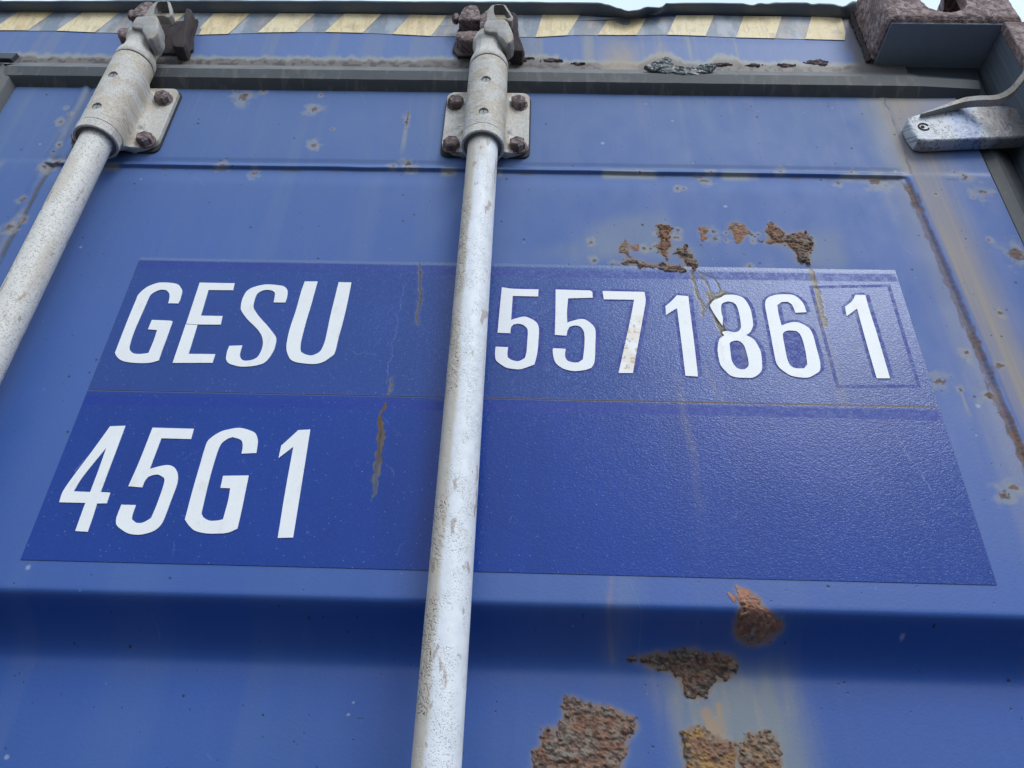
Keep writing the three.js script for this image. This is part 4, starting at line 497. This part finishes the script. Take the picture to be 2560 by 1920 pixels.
// ───────── the door ─────────
const door = thing('container_door', 'blue container door with white lettering, rust patches and a hinge at its upper right', 'door', [0, FLOOR, 0]);
{
  const xs = [], ys = []; let x = -0.672; while (x < 0.5465) { xs.push(x); const d = Math.min(Math.abs(x + 0.557), Math.abs(x - 0.455)); x += d < 0.02 ? 0.0013 : 0.0052; } xs.push(0.5465);
  let y = -0.62; while (y < 0.30) { ys.push(y); const d = Math.abs(y - 0.1478); y += d < 0.014 ? 0.0008 : (y > -0.43 && y < -0.352) ? 0.0024 : 0.0055; } ys.push(0.30);
  const uvf = (a, b) => [(a - DX0) / (DX1 - DX0), (b - DY0) / (DY1 - DY0)];
  const face = gridGeo(xs, ys, relief, uvf);
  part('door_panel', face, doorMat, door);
  // the rest of the leaf below the frame of view, with the same pressed fold returning
  const ys2 = []; for (let b = -2.22; b <= -0.6199; b += 0.01) ys2.push(b); ys2[ys2.length - 1] = -0.62;
  const low = gridGeo([-0.672, -0.56, -0.3, 0, 0.2, 0.45, 0.5465], ys2, (a, b) => { const q = ((-b - 0.62) % 0.62) / 0.62; return -0.0475 + 0.0475 * (ss(0.3, 0.36, q) - ss(0.86, 0.98, q)); }, uvf);
  part('lower_panel', low, plainBlue, door);
  const edge = new THREE.BoxGeometry(0.006, 2.52, 0.05); edge.translate(0.5435, -0.96, -0.0262); part('edge_strip', edge, plainBlue, door);
  const back = new THREE.BoxGeometry(1.21, 2.56, 0.012); back.translate(-0.065, -0.95, -0.066); part('back_sheet', back, plainBlue, door);

  // rubber gasket round the leaf: a ribbed strip swept along the top and down both sides
  const sec = [[-0.006, -0.004], [0.0028, 0.0108], [0.0042, 0.0122], [0.0185, 0.0150], [0.0198, 0.0146], [0.0495, -0.0005], [0.0535, -0.004]];       // [up from the lower edge, out]
  const strip = (n, at_) => { const p = [], uv = [], ix = []; for (let i = 0; i <= n; i++) sec.forEach((s, j) => { const q = at_(i / n, s[0], s[1]); p.push(...q); uv.push(i / n * 3, j * 0.15); if (i < n && j < sec.length - 1) { const a = i * sec.length + j, b = a + sec.length; ix.push(a, b, a + 1, b, b + 1, a + 1); } }); const g = new THREE.BufferGeometry(); g.setAttribute('position', new THREE.Float32BufferAttribute(p, 3)); g.setAttribute('uv', new THREE.Float32BufferAttribute(uv, 2)); g.setIndex(ix); return toCreasedNormals(g.toNonIndexed(), 0.35); };
  const wob = (t, k) => 0.0006 * (fbm(t * 40, k, 3) - 0.5);
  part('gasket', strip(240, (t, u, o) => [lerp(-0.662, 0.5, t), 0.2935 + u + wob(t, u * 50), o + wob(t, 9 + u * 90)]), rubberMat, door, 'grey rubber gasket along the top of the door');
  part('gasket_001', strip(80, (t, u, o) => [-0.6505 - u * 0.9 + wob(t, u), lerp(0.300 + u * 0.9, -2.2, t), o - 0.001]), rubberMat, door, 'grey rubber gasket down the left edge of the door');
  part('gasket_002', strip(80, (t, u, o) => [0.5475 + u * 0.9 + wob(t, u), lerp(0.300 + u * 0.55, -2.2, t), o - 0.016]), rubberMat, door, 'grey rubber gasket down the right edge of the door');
  part('shaded_gasket_end', strip(24, (t, u, o) => [lerp(0.5, 0.575, t), 0.2935 + u * (1 - 0.1 * t), o - 0.003 * t]), darkRubber, door, 'end of the top gasket, coloured darker for the shade under the corner casting');  // shadow of the casting put into the rubber colour
  const corner = slab(shape([480, 300, 560, 286, 590, 296, 596, 364, 500, 364, 470, 345]), -0.012, -0.003, 0.002); part('corner_shade_slab', corner, darkRubber, door);  // added dark slab standing for the shade under the casting
  part('gasket_flap', slab(shape(GASKETFLAP), 0.010, 0.017, 0.0015), darkRubber, door);
  // torn lump of smeared sealant on the gasket
  { const S0 = new TessellateModifier(0.0022, 6).modify(slab(shape(SEALANT), 0.010, 0.0145, 0.0015)); const q = S0.attributes.position; for (let i = 0; i < q.count; i++) { const a = q.getX(i), b = q.getY(i), rdg = Math.abs(fbm(a * 60 + b * 30, b * 330 - a * 60, 3) - 0.5) * 2; if (q.getZ(i) > 0.012) q.setZ(i, q.getZ(i) + 0.0042 * (0.5 - rdg)); } S0.computeVertexNormals(); part('sealant_smear', mergeVertices(S0), new THREE.MeshStandardMaterial({ color: new THREE.Color(0.075, 0.09, 0.098), roughness: 0.35 }), door, 'folded smear of grey sealant on the gasket'); }

  // blue sheets carrying the lettering
  const sheet = (nm, y0, y1, label) => {
    const ax = [], ay = []; for (let i = 0; i <= 160; i++) ax.push(lerp(-0.4, 0.4, i / 160)); const n = Math.round((y1 - y0) / 0.005); for (let i = 0; i <= n; i++) ay.push(lerp(y0, y1, i / n));
    return part(nm, gridGeo(ax, ay, (a, b) => relief(a, b) + 0.0006, (a, b) => [(a - SX0) / (SX1 - SX0), (b - SY0) / (SY1 - SY0)]), sheetMat, door, label);
  };
  const upper = sheet('marking_sheet', SPLIT, 0, 'upper navy blue sheet with the serial number'), lower = sheet('marking_sheet_001', -0.3374, SPLIT - 0.0004, 'lower navy blue sheet with the size code');
  // cut white vinyl characters
  const glyph = (key, char, parent, dirty, note) => {
    const gs = (key === 'E' ? LETTERS[key].map((a) => [a]) : [LETTERS[key]]).map(([a, hole]) => slab(softShape(a, hole), 0.0006, 0.0013));
    let g = mergeGeometries(gs.map(loose)); g = new TessellateModifier(0.006, 6).modify(g);
    const q = g.attributes.position;
    for (let i = 0; i < q.count; i++) {
      let a = q.getX(i), b = q.getY(i), z = q.getZ(i) + relief(a, b);
      if (key === '8') {                                             // its upper left is peeling off the torn sheet and wrinkled below
        const s = -((a - 0.2085) * 0.9 + (b + 0.047) * -0.45); if (b > -0.075 && s > 0) { const l = s / 0.012; z += 0.0085 * l * l; a += 0.0022 * l * l; }
        z += 0.0011 * (fbm(a * 260, b * 260, 2) - 0.3) * (1 - ss(0.004, 0.022, Math.hypot(a - 0.206, (b + 0.092) * 0.6)));
      }
      q.setXYZ(i, a, b, z);
    }
    g = toCreasedNormals(g, 0.6);
    return part(/[0-9]/.test(char) ? 'digit' : 'letter', g, dirty ? stainedVinyl : vinylMat, parent, dirty || note || 'white vinyl ' + (/[0-9]/.test(char) ? 'digit ' : 'letter ') + char);
  };
  for (const [k, c] of [['G', 'G'], ['E', 'E'], ['S', 'S'], ['U', 'U'], ['5a', '5'], ['5b', '5'], ['7', '7'], ['1a', '1'], ['8', '8'], ['6', '6'], ['1b', '1']]) glyph(k, c, upper, k === '7' ? 'white vinyl digit 7 with a rust stained foot' : null, k === '8' ? 'white vinyl digit 8 peeling and torn at its upper left' : null);
  for (const [k, c] of [['4', '4'], ['5c', '5'], ['G2', 'G'], ['1c', '1']]) glyph(k, c, lower);

  // rust patches: real flaking crusts, each its own relief
  const inside = (P, a, b) => { let r = false; for (let i = 0, j = P.length - 1; i < P.length; j = i++) if ((P[i].y > b) !== (P[j].y > b) && a < (P[j].x - P[i].x) * (b - P[i].y) / (P[j].y - P[i].y) + P[i].x) r = !r; return r; };
  const dist = (P, a, b) => { let m = 1e9; for (let i = 0, j = P.length - 1; i < P.length; j = i++) { const dx = P[i].x - P[j].x, dy = P[i].y - P[j].y, t = clamp(((a - P[j].x) * dx + (b - P[j].y) * dy) / (dx * dx + dy * dy + 1e-12)); m = Math.min(m, Math.hypot(a - P[j].x - t * dx, b - P[j].y - t * dy)); } return m; };
  const rustPaint = new THREE.MeshStandardMaterial({ vertexColors: true, roughness: 0.93 });
  Object.keys(PATCHES).forEach((name, idx) => {
    const P = pts(PATCHES[name]), x0 = Math.min(...P.map((q) => q.x)) - 0.003, x1 = Math.max(...P.map((q) => q.x)) + 0.003, y0 = Math.min(...P.map((q) => q.y)) - 0.003, y1 = Math.max(...P.map((q) => q.y)) + 0.003;
    const big = (x1 - x0) * (y1 - y0) > 0.0012, st = big ? 0.0007 : 0.0005, nx = Math.ceil((x1 - x0) / st), ny = Math.ceil((y1 - y0) / st), id = new Int32Array((nx + 1) * (ny + 1)).fill(-1), p = [], col = [], ix = [];
    const primer = /primer/.test(name), ochre = /ochre/.test(name), deep = /deep|burnt/.test(name), orange = /orange/.test(name);
    for (let j = 0; j <= ny; j++) for (let i = 0; i <= nx; i++) {
      const a = x0 + i * st, b = y0 + j * st, wob_ = (fbm(a * 300 + idx, b * 300, 4) - 0.5) * (primer ? 0.013 : big ? 0.012 : 0.007), d = (inside(P, a, b) ? 1 : -1) * dist(P, a, b) + wob_;
      if (d < -0.0004) continue;
      id[j * (nx + 1) + i] = p.length / 3;
      const e = ss(0, 0.003, d), t = fbm(a * 330 + idx * 3, b * 520, 4), lump = fbm(a * 120 + idx, b * 150 + 3, 3), flake = ss(0.45, 0.55, fbm(a * 170 + 7, b * 420 + idx, 3));
      const hgt = primer ? 0.0001 : e * (big ? 0.0006 + 0.0030 * (lump - 0.35) * lump * 2 + 0.0030 * (t - 0.5) + 0.0006 * flake : 0.0001 + 0.0007 * (lump - 0.3) + 0.0011 * (t - 0.5) + 0.0003 * flake);
      p.push(a, b, relief(a, b) + 0.0003 + Math.max(-0.0002, hgt));
      const tt = ss(0.34, 0.64, t), c = [lerp(0.095, 0.31, tt), lerp(0.068, 0.205, tt), lerp(0.062, 0.155, tt)];
      const w = fbm(a * 70 + idx * 5, b * 70, 3); mix3(c, [0.31, 0.30, 0.26], big && !deep ? 0.35 * ss(0.5, 0.7, lump) : 0.12 * ss(0.5, 0.7, lump)); mix3(c, [0.29, 0.14, 0.085], 0.62 * ss(0.48, 0.64, w)); mix3(c, [0.26, 0.28, 0.25], (big ? 0.35 : 0.1) * ss(0.58, 0.68, fbm(a * 210, b * 210 + idx, 3)));
      if (ochre) mix3(c, [0.42, 0.25, 0.09], 0.75 * ss(0.46, 0.62, fbm(a * 130, b * 110 + 2, 4)) * (1 - 0.6 * ss(0.165, 0.185, a)) + 0.1); if (orange || name.startsWith('block')) mix3(c, [0.33, 0.15, 0.085], 0.6 * ss(0.4, 0.6, fbm(a * 90 + 1, b * 60, 2)) );
      for (let q = 0; q < 3; q++) c[q] *= big && !name.startsWith('burnt') ? 0.78 : 0.95; if (name.startsWith('burnt')) mix3(c, [0.34, 0.14, 0.08], 0.65 * ss(-0.385, -0.36, b)); if (name.startsWith('deep')) for (let q = 0; q < 3; q++) c[q] *= 0.72; mix3(c, [0.025, 0.02, 0.022], 0.55 * ss(0.58, 0.7, fbm(a * 480 + 9, b * 700, 3)));
      if (primer) { c[0] = 0.36 + 0.3 * (t - 0.5); c[1] = 0.165 + 0.16 * (t - 0.5); c[2] = 0.11 + 0.12 * (t - 0.5); mix3(c, [0.2, 0.22, 0.26], 0.6 * ss(0.52, 0.64, fbm(a * 260, b * 180, 3))); }
      col.push(...c);
    }
    for (let j = 0; j < ny; j++) for (let i = 0; i < nx; i++) { const A = id[j * (nx + 1) + i], B = id[j * (nx + 1) + i + 1], C = id[(j + 1) * (nx + 1) + i], D = id[(j + 1) * (nx + 1) + i + 1]; if (A >= 0 && B >= 0 && C >= 0) ix.push(A, B, C); if (B >= 0 && D >= 0 && C >= 0) ix.push(B, D, C); }
    const g = new THREE.BufferGeometry(); g.setAttribute('position', new THREE.Float32BufferAttribute(p, 3)); g.setAttribute('color', new THREE.Float32BufferAttribute(col, 3)); g.setIndex(ix); g.computeVertexNormals();
    part(primer ? 'primer_scrape' : 'rust_patch', g, rustPaint, door, name);
  });

  // hinge at the upper right: worn blade, bent strap, rivet
  const hinge = new THREE.Group(); hinge.name = 'hinge'; door.add(hinge);
  { const g = slab(shape(BLADE), 0.0005, 0.018, 0.0025, 3), q = g.attributes.position, uv = g.attributes.uv; for (let i = 0; i < q.count; i++) uv.setXY(i, clamp((q.getX(i) - 0.465) / 0.13), clamp((q.getY(i) + (q.getZ(i) - 0.018) * 0.9 - 0.17) / 0.09)); part('hinge_blade', toCreasedNormals(g, 0.6), bladeMat, hinge); }
  { const cv = new THREE.CatmullRomCurve3(STRAP.map(([x, y, z]) => new THREE.Vector3(x / 1000, y / 1000, z / 1000))), n = 60, p = [], uv = [], ix = [], sq = [[-1, -1], [-0.8, 1], [0.8, 1], [1, -1], [-1, -1]];
    const hs = STRAP.map((q) => q[3] / 1000); for (let i = 0; i <= n; i++) { const t = i / n, q = cv.getPoint(t), f = t * (hs.length - 1), k = Math.min(Math.floor(f), hs.length - 2), h = lerp(hs[k], hs[k + 1], f - k); sq.forEach(([s, d], j) => { p.push(q.x, q.y + s * h + 0.0003 * (fbm(q.x * 150, j, 2) - 0.5), q.z + d * 0.0045); uv.push(q.x * 9, q.y * 9 + j * 0.03); if (i < n && j < 4) { const a = i * 5 + j, b = a + 5; ix.push(a, b, a + 1, b, b + 1, a + 1); } }); }
    const g = new THREE.BufferGeometry(); g.setAttribute('position', new THREE.Float32BufferAttribute(p, 3)); g.setAttribute('uv', new THREE.Float32BufferAttribute(uv, 2)); g.setIndex(ix); part('hinge_strap', toCreasedNormals(loose(g), 0.5), greyIron, hinge); }
  const rv = new THREE.TorusGeometry(0.0058, 0.0011, 8, 40, Math.PI * 1.75); rv.rotateZ(0.4); rv.translate(RIVET[0] / 1000, RIVET[1] / 1000, 0.0181); const rd = new THREE.SphereGeometry(0.0024, 12, 8); rd.scale(1, 1, 0.4); rd.translate(RIVET[0] / 1000 - 0.0012, RIVET[1] / 1000, 0.0182);
  part('hinge_rivet', mergeGeometries([rv.toNonIndexed(), rd.toNonIndexed()]), darkIron, hinge);
  // flaking scale along the header's lower edge belongs to the frame
}
{
  const rp = new THREE.MeshStandardMaterial({ ...rep(rustA, 16, 16), color: new THREE.Color(0.55, 0.52, 0.55), roughness: 0.95, bumpScale: 0.002 });
  [[0.040, 0.3605, 0.030, 0.010], [0.262, 0.3545, 0.034, 0.007], [0.305, 0.3535, 0.030, 0.007], [0.345, 0.354, 0.034, 0.008], [0.387, 0.361, 0.036, 0.016], [-0.005, 0.362, 0.05, 0.010], [0.075, 0.353, 0.02, 0.006]].forEach(([cx, cy, w, h], n) => {
    const nx = 34, ny = 16, p = [], ix = [], uv = [];
    for (let j = 0; j <= ny; j++) for (let i = 0; i <= nx; i++) { const a = i / nx * 2 - 1, b = j / ny * 2 - 1, r = Math.hypot(a, b) + 1.3 * (fbm(a * 4 + n * 5, b * 2.4, 4) - 0.5), e = 1 - ss(0.5, 0.9, r), X = cx + a * w / 2, Yy = cy + b * h / 2; p.push(X, Yy, -0.0008 + e * (0.0012 + 0.0030 * fbm(X * 240, Yy * 300 + n, 3))); uv.push(X, Yy); if (i < nx && j < ny) { const k = j * (nx + 1) + i; ix.push(k, k + 1, k + nx + 1, k + 1, k + nx + 2, k + nx + 1); } }
    const g = new THREE.BufferGeometry(); g.setAttribute('position', new THREE.Float32BufferAttribute(p, 3)); g.setAttribute('uv', new THREE.Float32BufferAttribute(uv, 2)); g.setIndex(ix); g.computeVertexNormals(); part(n ? 'rust_scale_' + String(n).padStart(3, '0') : 'rust_scale', Y(g), rp, box);
  });
}

// ───────── locking bars ─────────
function makeBar() {
  const AX = -0.0388, AZ = 0.033;
  const t = thing('locking_bar', 'middle galvanised locking bar standing upright in front of the lettering', 'locking bar', [AX, FLOOR - 2.2, AZ], 'locking bars on the door');
  const up = (g, y) => g.translate(0, 2.2 + y, 0);
  // pipe: uv in pipe space, u = 0.5 faces outward
  const len = 2.36, pg = new THREE.CylinderGeometry(0.0172, 0.0172, len, 64, 1, true, Math.PI, Math.PI * 2);
  { const uv = pg.attributes.uv; for (let i = 0; i < uv.count; i++) uv.setY(i, uv.getY(i) * len / 0.80); }
  pg.translate(0, len / 2, 0); part('pipe', pg, pipeMat, t);
  // cast bracket: barrel, wing plate, ribs and screw pockets as one field
  const N = 150, sx = 0.0545, sy = 0.071, sz = 0.033, cy = 0.2225, cz = -0.033 + 0.0295;
  const mc = new MarchingCubes(N, castMat, false, false, 400000); mc.isolation = 0;
  const rbox = (x, y, z, a, b, c, r) => { const qx = Math.abs(x) - a + r, qy = Math.abs(y) - b + r, qz = Math.abs(z) - c + r; return Math.hypot(Math.max(qx, 0), Math.max(qy, 0), Math.max(qz, 0)) + Math.min(Math.max(qx, qy, qz), 0) - r; };
  const plate2 = (x, y, a, b, r) => { const qx = Math.abs(x) - a + r, qy = Math.abs(y) - b + r; return Math.hypot(Math.max(qx, 0), Math.max(qy, 0)) + Math.min(Math.max(qx, qy), 0) - r; };
  const smin = (a, b, k) => { const h = clamp(0.5 + 0.5 * (b - a) / k); return b + (a - b) * h - k * h * (1 - h); };
  const half = N / 2;
  for (let k = 0; k < N; k++) for (let j = 0; j < N; j++) for (let i = 0; i < N; i++) {
    const x = (i - half) / half * sx, y = cy + (j - half) / half * sy, z = cz + (k - half) / half * sz;
    const rad = Math.hypot(x, z), barrel = Math.max(rad - 0.0238, Math.abs(y - 0.2222) - 0.0640);
    const p2 = smin(plate2(x, y - 0.2265, 0.0515, 0.0535, 0.011), plate2(Math.abs(x) - 0.0295, y - 0.1775, 0.013, 0.0105, 0.0104), 0.006);
    const plate = Math.max(p2, Math.abs(z + 0.033 - 0.0042) - 0.0038);
    let d = smin(barrel, plate, 0.024 * (1 - ss(0.258, 0.284, y)) + 0.003);
    d = smin(d, Math.max(rbox(Math.abs(x) - 0.027, y - 0.204, z + 0.026, 0.0012, 0.005, 0.006, 0.001), -1), 0.005);
    d = Math.max(d, -(Math.max(Math.abs(y - 0.158) - 0.0006, 0.0225 - rad)));
    for (const yy of [0.2378, 0.1578 + 0.0003]) { const yc = yy > 0.2 ? 0.2376 : 0.1790 - 0.0; const hole = Math.max(Math.hypot(x, y - yc) - 0.0055, 0.0170 - z); d = Math.max(d, -hole); }
    mc.field[k * N * N + j * N + i] = -d;
  }
  mc.update();
  const cnt = mc.count ?? mc.geometry.drawRange.count, bp = new Float32Array(cnt * 3), bu = new Float32Array(cnt * 2);
  for (let i = 0; i < cnt; i++) { const x = mc.positionArray[i * 3] * sx, y = cy + mc.positionArray[i * 3 + 1] * sy, z = cz + mc.positionArray[i * 3 + 2] * sz; bp[i * 3] = x; bp[i * 3 + 1] = y; bp[i * 3 + 2] = z; bu[i * 2] = (x + 0.0515) / 0.103; bu[i * 2 + 1] = (y - 0.15) / 0.103; }
  let bg = new THREE.BufferGeometry(); bg.setAttribute('position', new THREE.BufferAttribute(bp, 3)); bg = mergeVertices(bg, 1e-6); bg.computeVertexNormals();
  { const q = bg.attributes.position, uv = new Float32Array(q.count * 2); for (let i = 0; i < q.count; i++) { uv[i * 2] = (q.getX(i) + 0.0515) / 0.103; uv[i * 2 + 1] = (q.getY(i) - 0.15) / 0.103; } bg.setAttribute('uv', new THREE.BufferAttribute(uv, 2)); }
  const bracket = part('bracket', up(bg, 0), castMat, t);
  { const s = new THREE.Shape(), w = 0.0532, y0 = 0.1662, y1 = 0.2812, r = 0.011; s.moveTo(-w + r, y0); s.lineTo(w - r, y0); s.quadraticCurveTo(w, y0, w, y0 + r); s.lineTo(w, y1 - r); s.quadraticCurveTo(w, y1, w - r, y1); s.lineTo(-w + r, y1); s.quadraticCurveTo(-w, y1, -w, y1 - r); s.lineTo(-w, y0 + r); s.quadraticCurveTo(-w, y0, -w + r, y0); part('backing_plate', up(slab(s, -0.0334, -0.0308), 0), new THREE.MeshStandardMaterial({ color: new THREE.Color(0.03, 0.033, 0.04), roughness: 0.8 }), t); }
  // rusted hexagon bolts and the slotted screws in their pockets
  const hex = () => { const c = new THREE.CylinderGeometry(0.0098, 0.0100, 0.0075, 6, 3), d = new THREE.CylinderGeometry(0.0078, 0.0098, 0.0016, 6, 1); d.translate(0, 0.00455, 0); const w = new THREE.CylinderGeometry(0.0118, 0.0118, 0.0016, 24); w.translate(0, -0.0042, 0); const g = mergeGeometries([c.toNonIndexed(), d.toNonIndexed(), w.toNonIndexed()]); g.rotateX(Math.PI / 2); g.rotateZ(rnd() * 3); return g; };
  for (const [x, y] of [[-0.0395, 0.2548], [0.0375, 0.2556], [-0.0392, 0.1768], [0.0383, 0.1775]]) { const g = new TessellateModifier(0.003, 3).modify(hex()); const m = mergeVertices(g.deleteAttribute('uv') && g.deleteAttribute('normal') && g, 1e-5); m.computeVertexNormals(); roughen(m, 0.00032, 420); const q = m.attributes.position, uv = new Float32Array(q.count * 2); for (let i = 0; i < q.count; i++) { uv[i * 2] = q.getX(i) * 16 + x * 30; uv[i * 2 + 1] = q.getY(i) * 16 + y * 40; } m.setAttribute('uv', new THREE.BufferAttribute(uv, 2)); const gg = toCreasedNormals(m, 0.6); gg.translate(x, 0, -0.033 + 0.0125); part('bolt', up(gg, y), rustMat, bracket); }
  for (const y of [0.2376, 0.1790]) { const s = new THREE.CylinderGeometry(0.0046, 0.0046, 0.003, 24); s.rotateX(Math.PI / 2); const ev = new Evaluator(); ev.useGroups = false; const c = ev.evaluate(new Brush(s), (() => { const b = new Brush(new THREE.BoxGeometry(0.0009, 0.02, 0.002)); b.position.z = 0.0014; b.updateMatrixWorld(); return b; })(), SUBTRACTION).geometry.clone(); c.translate(0, 0, 0.0205); part('screw', up(c, y), screwMat, bracket); }
  const lathe = (a, n = 64) => new THREE.LatheGeometry(a.map(([r, y]) => new THREE.Vector2(r, y)), n);
  const uvM = (g) => { const uv = g.attributes.uv, q = g.attributes.position; for (let i = 0; i < uv.count; i++) uv.setXY(i, uv.getX(i) * 1.2, q.getY(i) * 9); return g; };
  part('collar', up(uvM(smooth(lathe([[0.0214, 0.1570], [0.0214, 0.1460], [0.0218, 0.1450], [0.0238, 0.1448], [0.0244, 0.1456], [0.0245, 0.1570], [0.0238, 0.1578], [0.0214, 0.1578]]).toNonIndexed(), 0.5)), 0), castMat2, t);
  part('collar_001', up(uvM(smooth(lathe([[0.0178, 0.2888], [0.0236, 0.2888], [0.0241, 0.2898], [0.0238, 0.2985], [0.0224, 0.3035], [0.0200, 0.3095], [0.0196, 0.316], [0.0196, 0.3275], [0.0208, 0.3320], [0.0222, 0.3350], [0.0224, 0.3430], [0.0214, 0.3468], [0.0175, 0.3476], [0.0, 0.3476]]).toNonIndexed(), 0.6)), 0), castMat2, t);
  part('bushing', up(lathe([[0.0170, 0.1470], [0.0216, 0.1468], [0.0216, 0.1560]]), 0), dustyBrown, t);
  part('groove_ring', up(lathe([[0.0232, 0.2858], [0.0234, 0.2862], [0.0234, 0.2890], [0.0200, 0.2890]]), 0), darkIron, t);
  // cam on top that turns into the keeper
  const rel = (a) => a.map((v, i) => i % 2 ? v : v - AX * 1000);
  const grow = (a, k) => { let mx = 0, my = 0; for (let i = 0; i < a.length; i += 2) { mx += a[i]; my += a[i + 1]; } mx /= a.length / 2; my /= a.length / 2; return a.map((v, i) => i % 2 ? my + (v - my) * k : mx + (v - mx) * k); };
  const soft = (g) => { const q = new TessellateModifier(0.004, 4).modify(loose(g)); const m = mergeVertices(q.deleteAttribute('uv') && q.deleteAttribute('normal') && q, 1e-5); m.computeVertexNormals(); roughen(m, 0.0007, 180); const p = m.attributes.position, uv = new Float32Array(p.count * 2); for (let i = 0; i < p.count; i++) { uv[i * 2] = (p.getX(i) + p.getZ(i)) * 9; uv[i * 2 + 1] = p.getY(i) * 9; } m.setAttribute('uv', new THREE.BufferAttribute(uv, 2)); m.translate(0, 0, -AZ); return toCreasedNormals(m, 0.8); };
  part('cam_loop', up(soft(slab(blob(rel(WINDOWRING[0]), grow(rel(WINDOWRING[1]), 1.22)), 0.035, 0.047, 0.0018, 3)), 0), greyIron, t);
  part('cam_tongue', up(soft(slab(blob(rel(TONGUE)), 0.034, 0.0585, 0.0025, 3)), 0), greyIron, t);
  part('cam_stem', up(soft(slab(shape(rel(STEM)), 0.012, 0.034, 0.002)), 0), rustMat, t);
  part('cam_arm', up(soft(slab(blob(rel(ARM)), 0.012, 0.032, 0.004, 3)), 0), rustMat, t);
  return t;
}
const bar = makeBar();
{
  const b = bar.clone(); b.name = numbered('locking_bar'); b.position.x -= 0.4425; scene.add(b);
  b.userData = { label: 'left galvanised locking bar running out of the lower left edge', category: 'locking bar', group: 'locking bars on the door' };
  b.traverse((o) => { if (o.name === 'pipe') o.material = pipeMat2; if (o.name === 'bracket') o.material = castMat2; });
}
renderer.render(scene, camera);
